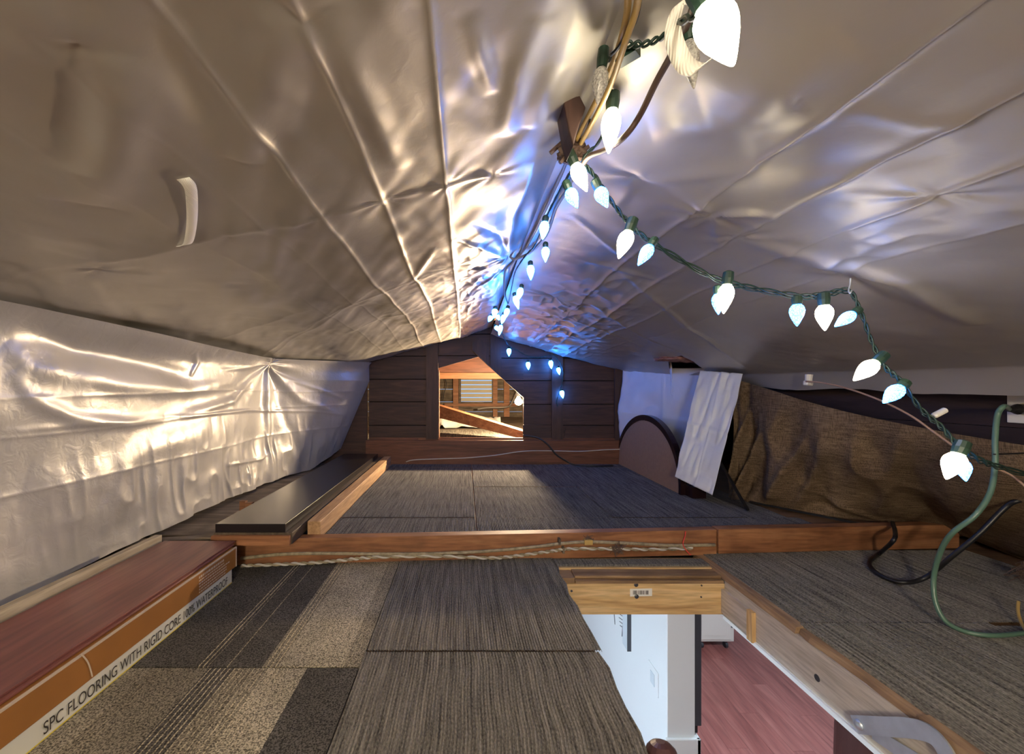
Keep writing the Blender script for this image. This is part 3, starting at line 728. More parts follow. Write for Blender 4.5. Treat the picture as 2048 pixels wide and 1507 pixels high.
for q, a, w in [([(20, 640), (150, 700), (280, 725), (385, 752)], -.020, .03), ([(90, 645), (220, 668), (340, 690), (420, 706)], .022, .03), ([(60, 735), (250, 770), (380, 780), (480, 762)], .016, .03),
                ([(20, 740), (60, 800), (150, 838), (260, 845), (330, 832)], .012, .02), ([(0, 690), (60, 735), (120, 745)], .008, .03), ([(535, 727), (538, 860), (540, 990)], .018, .025),
                ([(535, 727), (575, 850), (620, 960)], -.014, .03), ([(535, 727), (600, 800), (690, 835)], .010, .02), ([(535, 727), (470, 800), (360, 832)], .014, .02), ([(540, 740), (600, 765), (690, 800)], .008, .012),
                ([(300, 840), (345, 832), (380, 832), (500, 820), (620, 822), (690, 830)], .006, .008), ([(0, 865), (150, 850), (300, 842)], .004, .010), ([(385, 752), (395, 725), (380, 705)], .010, .012),
                ([(450, 930), (520, 918), (538, 905)], .008, .008), ([(445, 935), (470, 1010)], .006, .008), ([(60, 960), (180, 960), (300, 900), (420, 850)], .012, .05), ([(440, 740), (500, 735), (535, 727)], .006, .010)]:
    H += fold(YY, ZZ, wp(q), a * .68, w, sharp=False)
for c in (-.02, -.12, -.28):
    H += .002 * np.exp(-np.abs(ZZ - c - .01 * vnoise(YY * 1.5, YY * 0 + c * 7, 48)) / .006)
c = whit(500, 960); H += .004 * np.exp(-((YY - c[0]) / .12) ** 2 - ((ZZ - c[1]) / .08) ** 2) * ridged(YY * 40, ZZ * 12 + YY * 6, 49)
H += .05 * np.clip((T - .88) / .12, 0, 1) ** 2
XX = wallx(YY, ZZ) + H
XX = np.where(YY > 3.0, XX * (1 - (YY - 3.0) / .085) + wallx(YY, ZZ) * ((YY - 3.0) / .085), XX)
tag(obj('tarp', MB().grid(np.stack([XX, YY, ZZ], 2)), 'tarp_wall', smooth=True), 'shiny silver tarp hanging as a wall above the flooring box and black board', 'tarp')

# ---- white sheets at the back right
def sheet(name, corners, nu, nv, amp, mat, label, seed, ragged=0.0):
    a, b, c, d = [np.array(tuple(p)) for p in corners]          # top-left, top-right, bottom-right, bottom-left
    s, t = np.meshgrid(np.linspace(0, 1, nu), np.linspace(0, 1, nv))
    pts = ((a[None, None] * (1 - s)[..., None] + b * s[..., None]) * (1 - t)[..., None] + (d * (1 - s)[..., None] + c * s[..., None]) * t[..., None])
    nrm = np.cross(b - a, d - a); nrm /= np.linalg.norm(nrm)
    h = amp * (vnoise(s * 3.2, t * 2.1, seed) + .5 * ridged(s * 5 + t * 2, t * 4, seed + 1) * .6 + .25 * vnoise(s * 11, t * 9, seed + 2))
    h += -.006 * np.exp(-np.abs(t - .5) / .012) - .004 * np.exp(-np.abs(s - .55) / .015)
    pts = pts + nrm[None, None] * h[..., None]
    if ragged: pts[-1, :, 2] += ragged * RNG.randn(nu)
    o = obj(name, MB().grid(pts), mat, smooth=True)
    sd = o.modifiers.new('solid', 'SOLIDIFY'); sd.thickness = .0012
    return tag(o, label, 'tarp')
sheet('tarp', [P(1244, 738, 3.07), P(1425, 735, 2.22), P(1420, 960, 2.28), P(1236, 908, 3.07)], 70, 60, .018, 'tarp_white', 'bluish white tarp hanging flat behind the half round panel', 61)
sheet('tarp', [P(1402, 742, 2.15), P(1487, 748, 1.98), P(1426, 990, 1.95), P(1350, 953, 2.10)], 60, 80, .014, 'tarp_white', 'white tarp flap hanging free in front of the half round panel', 66)
sheet('tarp', [P(1338, 718, 2.42), P(1344, 724, 2.36), P(1346, 798, 2.36), P(1341, 770, 2.40)], 10, 30, .004, 'tarp_white', 'narrow torn white tarp strip hanging from the hole in the ceiling', 70)
# pink insulation above the hole
g = MB(); _h = hit(1372, 728, right_z); c = Vector((_h[0], _h[1], float(right_z(np.array(_h[0]), np.array(_h[1]))) + .022))
s, t = np.meshgrid(np.linspace(0, 2 * np.pi, 40), np.linspace(-1, 1, 20))
r_ = 1 + .25 * vnoise(s * 3, t * 4, 75)
g.grid(np.stack([c.x + .15 * np.sqrt(1.0001 - t * t) * np.cos(s) * r_, c.y + .14 * np.sqrt(1.0001 - t * t) * np.sin(s) * r_, c.z + .02 * t * r_ + .01], 2))
tag(obj('insulation', g, 'pink', smooth=True), 'tuft of dusty pink fibre insulation showing through the torn tarp', 'insulation')

# ---- burlap on the right
top = [Vector((1.375, 2.10, .045)), Vector((1.40, 1.92, -.0)), Vector((1.43, 1.70, -.06)), Vector((1.46, 1.45, -.11)), Vector((1.50, 1.15, -.15)), Vector((1.53, .7, -.18)), Vector((1.55, -.6, -.2))]
bot = [Vector((1.36, 2.12, ZP + .004)), Vector((1.42, 2.0, ZP + .004)), Vector((1.60, 1.80, ZP + .004)), Vector((1.95, 1.70, ZP - .01)), Vector((2.10, 1.50, ZF + .004)), Vector((2.12, .9, ZF + .004)), Vector((2.14, -.6, ZF + .004))]
tp, bt = spline(top, 24), spline(bot, 24)
n = len(tp); mrows = 90
pts = np.zeros((n, mrows, 3))
for i in range(n):
    for j in range(mrows):
        t_ = j / (mrows - 1); e = t_ ** 1.25
        p = tp[i].lerp(bt[i], e); p.z = tp[i].z + (bt[i].z - tp[i].z) * (t_ ** .8 if t_ > 0 else 0)
        pts[i, j] = p
s, t = np.meshgrid(np.linspace(0, 1, mrows), np.linspace(0, 6, n)); 
h = (.05 * vnoise(t * 2.2, s * 1.5, 81) + .04 * ridged(t * 2.3 + s * 1.8, s * 1.2, 82) + .006 * vnoise(t * 9, s * 8, 83)) * np.clip(s * 3, .0, 1) * np.clip((1 - s) * 8, .1, 1)
h += .025 * np.exp(-((t - .30 - .05 * s) / .12) ** 2) * np.clip(s * 6, 0, 1) - .02 * np.exp(-((t - .55 - .1 * s) / .1) ** 2) + .02 * np.exp(-((t - 1.0 - 1.6 * s ** 2) / .12) ** 2) * s
pts[..., 0] -= h * .8; pts[..., 1] -= h * .5
o = obj('burlap_cloth', MB().grid(pts), 'burlap', smooth=True)
tag(o, 'coarse brown burlap cloth draped along the low eave', 'cloth')
# dark board behind burlap top, carries the outlet
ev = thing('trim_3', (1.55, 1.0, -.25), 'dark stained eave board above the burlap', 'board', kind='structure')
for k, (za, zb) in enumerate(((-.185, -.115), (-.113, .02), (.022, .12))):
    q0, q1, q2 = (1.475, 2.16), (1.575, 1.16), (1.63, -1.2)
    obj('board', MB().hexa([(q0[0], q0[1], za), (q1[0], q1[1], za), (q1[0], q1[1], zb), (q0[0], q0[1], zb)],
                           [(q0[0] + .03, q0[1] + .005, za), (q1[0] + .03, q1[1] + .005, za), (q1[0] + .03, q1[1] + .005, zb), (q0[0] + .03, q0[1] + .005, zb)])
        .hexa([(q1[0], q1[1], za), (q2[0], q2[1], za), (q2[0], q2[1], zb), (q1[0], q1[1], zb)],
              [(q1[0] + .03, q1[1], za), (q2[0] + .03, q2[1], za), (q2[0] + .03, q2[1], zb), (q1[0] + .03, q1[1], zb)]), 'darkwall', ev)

# ================================================================== OBJECTS
# ---- flooring carton with red planks on top
bx0, bx1, by0, by1 = -1.035, -.772, .12, 1.385
bxo = thing('flooring_box', ((bx0 + bx1) / 2, .75, ZF), 'long brown and white flooring carton lying on the striped carpet', 'box')
obj('tray', MB().box(bx0, bx1 - .003, by0, by1 - .022, ZF + .002, -.6025), 'carton_white', bxo, bevel=.001)
obj('sleeve', MB().box(bx0, bx1, by0, by1, -.602, -.538), 'carton_brown', bxo, bevel=.002)
obj('torn_edge', MB().box(bx1 - .004, bx1 + .0006, by0, by1 + .0008, -.5405, -.5365).box(bx1 - .003, bx1 + .0007, by1 - .004, by1 + .001, -.602, -.538), 'cardboard_edge', bxo)
obj('print_line', MB().box(bx1 - .0029, bx1 - .0024, by0, by1 - .022, ZF + .0025, ZF + .005), 'yellow_line', bxo)
# the lettering runs away from the viewer along the long side
face_x = bx1 - .0025
def face_pt(x, Z_): return Vector((face_x, 0, 0))
t0 = PX(85, 1447, face_x); t1 = PX(454, 1163, face_x)
tx = text('lettering', 'SPC FLOORING WITH RIGID CORE 100% WATERPROOF', .03, 'ink', bxo, (face_x, t0.y, ZF + .012), (0, 1, 0), (0, 0, 1))
w0 = max(v.co.y for v in tx.data.vertices) - min(v.co.y for v in tx.data.vertices)
kx = (t1.y - t0.y) / w0; cyv = min(v.co.y for v in tx.data.vertices)
for v in tx.data.vertices: v.co.y = cyv + (v.co.y - cyv) * kx
hz = max(v.co.z for v in tx.data.vertices) - min(v.co.z for v in tx.data.vertices); lz = min(v.co.z for v in tx.data.vertices)
for v in tx.data.vertices: v.co.z = lz + (v.co.z - lz) * (.0235 / hz)
pr = MB(); rr = random.Random(4)
for k in range(6):
    z_ = -.5525 - k * .0085; ln_ = rr.uniform(.11, .17)
    y_ = 1.19; 
    while y_ < 1.19 + ln_:
        w_ = rr.uniform(.004, .011); pr.box(bx1 + .0002, bx1 + .0005, y_, y_ + w_, z_ - .0017, z_ + (.0020 if k else .0045)); y_ += w_ + .003
obj('small_print', pr, 'cardboard_edge', bxo)
rip = [PX(162, 1307, bx1), PX(176, 1325, bx1), PX(184, 1352, bx1)]
obj('tear', MB().tube([p + Vector((.0004, 0, 0)) for p in rip], .0016, 5), 'cardboard_edge', bxo)
tag(obj('vinyl_plank', MB().box(-1.03, -.785, .05, 1.395, -.5362, -.5312), 'redplank', bevel=.0008), 'red vinyl plank directly on the carton, edge showing under the upper plank', 'plank')
tag(obj('vinyl_plank', MB().hexa([(-1.045, .02, -.5308), (-.80, .02, -.5308), (-.80, .02, -.5258), (-1.045, .02, -.5258)], [(-1.035, 1.41, -.5308), (-.79, 1.41, -.5308), (-.79, 1.41, -.5258), (-1.035, 1.41, -.5258)]), 'redplank', bevel=.0008), 'red wood look vinyl plank lying uppermost on the flooring carton', 'plank')

# beige board against the left wall tarp
bb = thing('beige_board', (-1.08, .8, ZF), 'pale beige painted board standing along the wall behind the flooring carton', 'board')
obj('board', MB().hexa([(-1.09, .0, ZF), (-1.068, .0, ZF), (-1.068, .0, -.50), (-1.09, .0, -.50)], [(-1.075, 1.425, ZF), (-1.053, 1.425, ZF), (-1.053, 1.425, -.51), (-1.075, 1.425, -.51)]), 'beige_board', bb, bevel=.001)
obj('hole', MB().lathe(PX(117, 1179, -1.0605), (1, 0, 0), [(0, .0045), (.0006, .0045)], 12), 'shadow_gap', bb)
tag(obj('rough_board', MB().hexa([(-1.30, 1.43, ZF), (-.86, 1.50, ZF), (-.86, 1.50, -.545), (-1.30, 1.43, -.55)], [(-1.30, 1.47, ZF), (-.86, 1.545, ZF), (-.86, 1.545, -.545), (-1.30, 1.47, -.55)]), 'grey_old'), 'rough dirty board end between the wall tarp and the shelf', 'board')
tag(obj('ledge_board', MB().box(-1.45, -.885, 1.56, 3.05, ZP - .06, ZP + .01), 'grey_old'), 'dusty grey ledge board under the bottom edge of the wall tarp', 'board')
tag(obj('wood_block', MB().box(-.955, -.925, 1.78, 1.80, ZP + .0105, -.50).box(-.985, -.960, 1.79, 1.81, ZP + .0105, -.495), 'beam'), 'small split wood block standing on the ledge beside the black board', 'block')

# shelf plank, black board, fir rail
tag(obj('shelf_plank', MB().box(-.89, -.612, 1.452, 3.03, -.5535, -.513), 'darkshelf', bevel=.002), 'dark topped wooden plank lying on the beam under the black board', 'plank')
tag(obj('end_cleat', MB().box(-.892, -.616, 1.438, 1.4515, -.5545, -.520), 'fir_d', bevel=.001), 'orange fir cleat across the end of the dark plank', 'board')
tag(obj('black_board', MB().box(-.885, -.637, 1.452, 3.0, -.5125, -.482), 'blacklam', bevel=.0015), 'long glossy black laminate board lying on the wooden plank', 'board')
tag(obj('side_rail', MB().box(-.600, -.550, 1.56, 3.04, ZP - .006, -.508), 'fir_y', bevel=.002), 'pale fir rail along the edge of the grey platform carpet', 'rail')

# cables along the front beam
def bp(x, y, out=.012):                       # point on the beam's front face for a photo pixel
    Y = 1.55
    for _ in range(20):
        p = P(x, y, Y); Y = beam_y(p.x) - out
    return P(x, y, Y)
tag(obj('grey_cable', MB().tube([bp(x, y) for x, y in ((482, 1116), (560, 1108), (640, 1106), (760, 1107), (880, 1106), (980, 1101), (1060, 1094), (1125, 1086), (1180, 1083), (1260, 1086), (1340, 1090), (1430, 1089))], .0062, 8), 'armor', smooth=True),
    'smooth dusty grey cable stapled along the upper face of the beam', 'cable')
base = spline([bp(x, y, .016) for x, y in ((482, 1131), (560, 1128), (640, 1124), (700, 1118), (760, 1113), (880, 1112), (985, 1115), (1040, 1110), (1100, 1102), (1140, 1097), (1220, 1097), (1300, 1098), (1385, 1096))], 24)
tw = thing('twisted_cable', tuple(base[len(base) // 2]), 'old twisted two strand cable along the lower face of the beam', 'cable')
for ph, mt in ((0, 'whitecable'), (math.pi, 'armor')):
    q = []
    for i, p in enumerate(base):
        a = i * .62 + ph; q.append(p + Vector((0, math.cos(a) * .003, math.sin(a) * .0034)))
    obj('strand', MB().tube(q, .0038, 6, sub=0), mt, tw, smooth=True)
for (x, y) in ((1119, 1083), (1127, 1100)):
    c = bp(x, y, .019); tag(obj('cable_staple', MB().box(c.x - .004, c.x + .004, c.y - .004, c.y + .018, c.z - .011, c.z + .011), 'grey_old'), 'small dark staple holding the grey cable to the beam' if y < 1090 else 'small dark staple holding the twisted cable to the beam', 'staple')
c = bp(1176, 1083, .012); tag(obj('cable_clip', MB().box(c.x - .016, c.x + .016, c.y - .010, c.y + .012, c.z - .009, c.z + .010), 'yellowcable', bevel=.002), 'yellow wooden clip over the grey cable', 'clip')
def nest(c, r, n, seed, wd_=.0012):
    rn = random.Random(seed); mb = MB()
    for _ in range(n):
        d = Vector((rn.gauss(0, 1), rn.gauss(0, .35), rn.gauss(0, .7))); q = c + d * r * .4
        mb.tube([q, q + Vector((rn.gauss(0, r * .5), rn.gauss(0, r * .2), rn.gauss(0, r * .4))), q + Vector((rn.gauss(0, r * .6), rn.gauss(0, r * .2), rn.gauss(0, r * .5)))], wd_, 4, sub=3)
    return mb
tag(obj('dirt_clump', nest(bp(1236, 1097, .022), .022, 46, 3), 'browncable'), 'brown mud and fibre clump on the twisted cable', 'debris')
tag(obj('dirt_clump', nest(bp(1177, 1077, .012), .012, 24, 5), 'browncable'), 'small dark fibre clump above the yellow clip', 'debris')
tag(obj('red_wire', MB().tube([bp(1371, 1062, .002), bp(1370, 1072, .010), bp(1366, 1085, .018), bp(1369, 1095, .022), bp(1378, 1106, .03), PZ(1382, 1109, ZF + .012)], .0018, 6), 'redwire', smooth=True), 'thin red wire dangling over the beam by the hatch corner', 'wire')

# cable on the rim board below the gable
yr = YG - .052
tag(obj('white_cable', MB().tube([P(x, y, yr) for x, y in ((812, 923), (830, 919), (880, 917), (935, 915), (990, 910), (1045, 902), (1100, 901), (1160, 902), (1210, 899), (1240, 898))], .0035, 6), 'whitecable', smooth=True), 'thin white cable tacked along the reddish board under the gable', 'cable')
tag(obj('black_cable', MB().tube([P(1046, 870, YG - .03), P(1075, 875, YG - .045), P(1095, 888, YG - .07), P(1112, 908, YG - .085), P(1130, 920, YG - .09), PZ(1150, 929, ZP + .008), PZ(1190, 931, ZP + .008), PZ(1226, 930.5, ZP + .008)], .006, 8), 'blackpl', smooth=True), 'black cable running from the gable opening down onto the carpet', 'cable')

# half-round panel leaning at the right
Xp = 1.145
hp = thing('half_round_panel', (Xp, 2.635, ZP + .003), 'tan half round panel with a dark glossy rim standing on the carpet', 'panel')
def arc(a, b, n=48): return [(a * math.cos(math.pi * i / n), b * math.sin(math.pi * i / n)) for i in range(n + 1)]
yc = 2.635; zb = ZP + .003
lean = .05
def pp(u, v, off): return Vector((Xp + off + lean * v, yc + u, zb + v))
obj('face', MB().prism([pp(u, v, 0) for u, v in arc(.445, .355)], (.012, 0, 0)), 'panelbrown', hp)
outer, inner = arc(.468, .392), arc(.447, .357)
mb = MB(); nn = len(outer)
vs = [pp(u, v, -.006) for u, v in outer] + [pp(u, v, -.006) for u, v in inner] + [pp(u, v, .026) for u, v in outer] + [pp(u, v, .026) for u, v in inner]
fs = []
for i in range(nn - 1):
    fs += [(i, i + 1, nn + i + 1, nn + i), (2 * nn + i, 3 * nn + i, 3 * nn + i + 1, 2 * nn + i + 1), (i, 2 * nn + i, 2 * nn + i + 1, i + 1), (nn + i, nn + i + 1, 3 * nn + i + 1, 3 * nn + i)]
fs += [(0, nn, 3 * nn, 2 * nn), (nn - 1, 3 * nn - 1, 4 * nn - 1, 2 * nn - 1)]
obj('rim', mb.add(vs, fs), 'gloss_edge', hp)
obj('foot', MB().box(Xp + .02, Xp + .09, 2.10, 2.17, ZP + .003, ZP + .06), 'gloss_edge', hp)

# black mesh screen with rods
sc_ = thing('mesh_screen', (1.3, 1.95, ZP + .003), 'black framed mesh screen leaning behind the white flap', 'screen')
ra, rb_ = P(1437, 918, 2.06), PZ(1496, 1020, ZP + .006)
obj('frame_rod', MB().bar(ra, rb_, .012, .008), 'blackpl', sc_)
obj('mesh', MB().add([ra, rb_, PZ(1425, 992, ZP + .006), P(1428, 930, 2.08)], [(0, 1, 2, 3)]), 'screen', sc_)
ra, rb_ = PZ(1500, 1003, ZP + .010), PZ(1722, 1047, ZP + .012)
tag(obj('black_rod', MB().bar(ra, rb_, .010, .008).bar(ra + Vector((.006, .016, 0)), rb_ + Vector((0, .012, 0)), .005, .006), 'blackpl'), 'thin black double rod lying on the boards under the burlap', 'rod')

# ---- ridge hardware
rid = lambda x, y, Z_=.40: PZ(x, y, Z_)
tag(obj('ridge_block', MB().prism([P(x, y, .66) for x, y in ((1128, 205), (1137, 182), (1156, 183), (1172, 214), (1158, 252), (1147, 292), (1138, 262))], (0, .05, 0)), 'gable_v', bevel=.002), 'dark wood block at the ridge with the yellow cables passing below', 'block')
def cable(name, pts, r, mat, label, cat='cable'): return tag(obj(name, MB().tube([Vector(p) for p in pts], r, 8), mat, smooth=True), label, cat)
cable('yellow_cable', [P(1252, -150, .37), P(1256, 0, .46), P(1247, 60, .50), P(1228, 120, .56), P(1200, 185, .62), P(1170, 245, .70), P(1146, 292, .78)], .0042, 'yellowcable', 'yellow sheathed cable along the ridge, passing in front of the wood block')
cable('yellow_cable', [P(1275, -150, .36), P(1276, 0, .45), P(1250, 85, .50), P(1225, 160, .57), P(1195, 225, .64), P(1160, 290, .76)], .0042, 'yellowcable', 'yellow sheathed cable along the ridge, next to the unlit faceted bulb')
cable('grey_cable', [P(1146, 292, .79), P(1130, 330, .86), P(1110, 375, .95), P(1085, 430, 1.08), P(1060, 480, 1.28), P(1043, 505, 1.42), P(1025, 525, 1.52), P(1010, 545, 1.6), P(1010, 590, 1.8), P(1015, 607, 1.95)], .0045, 'greycable', 'grey sheathed cable along the ridge ending at the far blue bulbs')
cable('grey_cable', [P(1160, 290, .77), P(1150, 330, .83), P(1137, 375, .92), P(1112, 415, 1.02), P(1092, 470, 1.18), P(1062, 503, 1.36), P(1030, 518, 1.44), P(1018, 510, 1.46)], .0045, 'greycable', 'grey sheathed cable along the ridge curving to the nail in the left tarp')
cable('brown_cable', [P(1420, -140, .36), P(1385, 20, .44), P(1345, 105, .50), P(1312, 165, .54), P(1280, 230, .58), P(1250, 272, .60), P(1215, 298, .66), P(1180, 312, .72), P(1160, 335, .78), P(1145, 335, .8)], .0045, 'browncable', 'brown cable looping from the ridge past the white bulbs')
cable('black_wire', [P(1290, -120, .40), P(1275, 30, .47), P(1240, 90, .52), P(1222, 110, .55)], .0022, 'blackpl', 'thin black wire beside the yellow cables at the ridge')
cable('black_wire', [P(1180, 240, .68), P(1170, 275, .73), P(1150, 300, .78)], .0022, 'blackpl', 'short black wire between the wood block and the tape knot')
tag(obj('tape_knot', nest(P(1146, 300, .76), .020, 40, 9, .004), 'browncable'), 'dark taped knot gathering the ridge cables', 'tape')

# ---- string lights
PROF = [(0, .55), (.06, .74), (.16, .93), (.28, 1.0), (.40, .97), (.55, .82), (.70, .60), (.84, .38), (.94, .20), (.985, .10), (1.0, .03)]
def bulb(parent, b, t, w, Y, mat, faceted, sock='darkgreen', slen=.030):
    p, q = P(b[0], b[1], Y), P(t[0], t[1], Y); d = q - p; ln_ = d.length; r = w * Y / FP / 2
    mb = MB().lathe(p, d, [(a * ln_, c_ * r) for a, c_ in PROF], 14, .5 if faceted else 0)
    o = obj('bulb', mb, mat, parent, smooth=not faceted)
    dd = d.normalized(); s0 = p - dd * slen
    so = MB().lathe(s0, dd, [(0, r * .35), (.003, r * .66), (slen * .55, r * .72), (slen * .97, r * .62)], 12)
    obj('socket', so, sock, o)
    return s0
def cordpair(parent, pts, r=.0016, tw=.0032, mat='greencord', turns=.55):
    base = spline([Vector(p) for p in pts], 14)
    for ph in (0, math.pi):
        q = [p + Vector((math.sin(i * turns + ph) * tw * .3, math.cos(i * turns + ph) * tw, math.sin(i * turns + ph) * tw)) for i, p in enumerate(base)]
        obj('cord', MB().tube(q, r, 5, sub=0), mat, parent, smooth=True)
drop = [(1222, 205, .64), (1200, 280, .70), (1165, 320, .76), (1190, 352, .78), (1225, 405, .80), (1262, 450, .80), (1310, 487, .83), (1420, 550, .87), (1500, 573, .90), (1600, 590, .91), (1650, 586, .91), (1697, 580, .905),
        (1722, 625, .90), (1742, 680, .89), (1768, 730, .88), (1800, 760, .87), (1840, 815, .86), (1880, 850, .85), (1915, 888, .83), (1960, 918, .84), (2010, 935, .87), (2120, 965, .95)]
ws = thing('string_light', tuple(P(1697, 580, .9)), 'string of large white bulbs on green cord looping from ridge to hook and down', 'string light')
cordpair(ws, [P(1500, -120, .30), P(1400, 22, .36), P(1350, 45, .44), P(1330, 70, .50), P(1290, 88, .52), P(1250, 90, .54), P(1228, 110, .56), P(1212, 128, .60), P(1215, 170, .62)] + [P(*d_) for d_ in drop], .0019)
for b, t, w, Y in (((1416, 14), (1467, 132), 80, .32), ((1224, 222), (1217, 307), 38, .63), ((1150, 330), (1174, 383), 30, .75), ((1257, 464), (1237, 517), 31, .78), ((1454, 570), (1447, 627), 29, .86),
                   ((1648, 611), (1650, 661), 30, .88), ((1750, 725), (1707, 761), 30, .86), ((1916, 908), (1892, 958), 36, .81)):
    bulb(ws, b, t, w, Y, 'warm', False)
# unseen extra bulbs on the same string, added behind the camera for brightness
rear = []
for k in range(22):
    a_ = k / 21; x_ = .12 + (.95 if k % 2 else -.95) * (.35 + .55 * ((k * 7) % 5) / 5); y_ = -.30 - 1.9 * a_
    z_ = float((left_z if x_ < .19 else right_z)(np.array(x_), np.array(0.0))) - .10
    rear.append((x_, y_, z_ + .034))
    o = obj('bulb', MB().lathe((x_, y_, z_), (0.1, 0, -1), [(q_ * .05, c_ * .016) for q_, c_ in PROF], 14), 'warm', ws, smooth=True)
    obj('socket', MB().lathe((x_, y_, z_ + .03), (0.1, 0, -1), [(0, .008), (.003, .011), (.03, .011)], 12), 'darkgreen', o)
obj('cord', MB().tube([P(1500, -120, .30), (.18, .1, .36)] + rear, .002, 5), 'greencord', ws, smooth=True)
# unlit bulbs and a plug on the same string
for b, t, w, Y in (((1203, 138), (1195, 209), 32, .55), ((1377, 84), (1388, 178), 34, .47)):
    bulb(ws, b, t, w, Y, 'clear', True)
obj('plug', MB().bar(P(1236, 122, .56), P(1276, 98, .54), .016, .012), 'darkgreen', ws)

bs = thing('string_light', tuple(P(1697, 580, .9)), 'string of small blue bulbs hanging with the white bulbs on the hook', 'string light')
cordpair(bs, [(P(*d_) + Vector((.006, .004, -.006))) for d_ in drop[2:]], .0014, .0026)
for b, t, w, Y in (((1197, 377), (1215, 415), 27, .78), ((1138, 379), (1155, 416), 25, .80), ((1301, 492), (1276, 531), 25, .80), ((1435, 588), (1437, 629), 22, .885), ((1594, 609), (1594, 652), 26, .88), ((1706, 627), (1669, 653), 23, .88),
                   ((1801, 774), (1766, 806), 28, .86), ((1923, 921), (1932, 962), 25, .82)):
    bulb(bs, b, t, w, Y, 'blue', True, slen=.02)
br = thing('string_light', tuple(P(1040, 520, 1.4)), 'string of blue bulbs bunched along the ridge and down onto the gable', 'string light')
cordpair(br, [P(1140, 345, .86), P(1112, 395, .95), P(1090, 440, 1.02), P(1070, 490, 1.2), P(1048, 515, 1.4), P(1030, 545, 1.55), P(1022, 580, 1.75), P(1015, 610, 2.0), P(1004, 628, 2.2), P(998, 645, 2.5), P(1004, 665, 2.8), P(1017, 690, 2.98),
              P(1035, 700, 3.04), P(1057, 712, 3.05), P(1080, 714, 3.05), P(1103, 710, 3.05), P(1118, 722, 3.05), P(1126, 745, 3.05), P(1122, 775, 3.05), P(1114, 800, 3.05), P(1115, 812, 3.05)], .0022, .004)
for b, t, w, Y in (((1090, 444), (1085, 479), 19, .96), ((1091, 495), (1091, 524), 16, 1.12), ((1061, 531), (1062, 560), 15, 1.30), ((1042, 576), (1035, 602), 13, 1.58), ((1030, 592), (1037, 618), 12, 1.66), ((1015, 617), (1010, 637), 11, 1.95),
                   ((1008, 630), (1003, 648), 10, 2.05), ((994, 630), (999, 640), 9, 2.1), ((983, 632), (977, 643), 10, 2.1), ((1002, 650), (998, 671), 9, 2.4), ((991, 652), (997, 662), 8, 2.45), ((990, 618), (988, 636), 12, 2.0),
                   ((1018, 697), (1018, 712), 9, 2.98), ((1056, 724), (1057, 739), 9, 3.04), ((1101, 721), (1103, 737), 9, 3.04), ((1116, 735), (1119, 749), 8, 3.04), ((1123, 781), (1126, 796), 9, 3.04)):
    bulb(br, b, t, w, Y, 'blue2', True, slen=.016)

# hook
hk = [P(1701, 556, .90), P(1700, 570, .90), P(1697, 580, .898), P(1700, 586, .894), P(1704, 580, .894)]
tag(obj('wire_hook', MB().tube(hk, .0016, 6), 'galv', smooth=True), 'bent wire hook in the right tarp carrying the light strings', 'hook')
# ribbon strap over the near unlit bulb
def ribbon(name, pts, w, wd, label, mat='strap'):
    q = spline([Vector(p) for p in pts], 8); a = np.array([tuple(p - Vector(wd) * w / 2) for p in q]); b = np.array([tuple(p + Vector(wd) * w / 2) for p in q])
    mid = (a + b) / 2
    o = obj(name, MB().grid(np.stack([a, mid, b], 1)), mat, smooth=True)
    sd = o.modifiers.new('solid', 'SOLIDIFY'); sd.thickness = .0008
    return tag(o, label, 'strap')
ribbon('woven_strap', [P(1392, -6, .41), P(1368, -2, .415), P(1350, 30, .42), P(1346, 70, .43), P(1356, 105, .43), P(1372, 132, .43), P(1396, 140, .42), P(1412, 126, .41)], .018, Vector((.75, -.35, .45)).normalized(), 'curled white woven strap hanging over the unlit bulb by the ridge')
def lp(x, y):
    a = hit(x, y, left_z); i_ = np.argmin((LT[..., 0] - a[0]) ** 2 + (LT[..., 1] - a[1]) ** 2)
    return Vector((a[0], a[1], float(LT[..., 2].flat[i_]) - .005))
q = [lp(366, 362), lp(380, 370), lp(384, 400), lp(383, 440), lp(376, 470), lp(362, 478)]
for i_, dz in enumerate((.004, -.002, -.001, -.001, -.002, .004)): q[i_].z += dz
ribbon('woven_strap', q, .020, Vector((.96, .1, .25)).normalized(), 'short white woven tape strip on the tarp left of the ridge')

# ---- right side bits
ou = thing('outlet_plate', tuple(P(2034, 795, 1.12)), 'ivory outlet plate on the dark eave board with a plug in it', 'outlet')
def op(y_, z_, o_=0): return Vector((1.573 - o_ + (1.16 - y_) * .023, y_, z_))
oy0, oy1, oz0, oz1 = 1.105, 1.185, -.100, .043
obj('plate', MB().hexa([op(oy0, oz0), op(oy1, oz0), op(oy1, oz1), op(oy0, oz1)], [op(oy0, oz0, .007), op(oy1, oz0, .007), op(oy1, oz1, .007), op(oy0, oz1, .007)]), 'white', ou, bevel=.002)
for zc in (.005, -.060):
    rc = obj('receptacle', MB().lathe(op(1.145, zc, .0072), (-1, 0, 0), [(0, .018), (.002, .018), (.0025, .016)], 20), 'ivory', ou)
    obj('slot', MB().box(op(1.145, zc).x - .0105, op(1.145, zc).x - .0096, 1.150, 1.153, zc - .004, zc + .005).box(op(1.145, zc).x - .0105, op(1.145, zc).x - .0096, 1.138, 1.141, zc - .004, zc + .005), 'ink', rc)
gc = [op(1.145, -.060, .055), P(2008, 812, 1.06), P(1995, 830, 1.06), P(1990, 880, 1.05), P(1990, 930, 1.04), P(1980, 985, 1.03), P(1950, 1030, 1.03), P(1905, 1065, 1.06), P(1882, 1100, 1.10), P(1868, 1150, 1.13), P(1870, 1200, 1.12), P(1890, 1240, 1.10), P(1930, 1262, 1.08), PZ(1990, 1270, ZF + .012), PZ(2080, 1262, ZF + .012)]
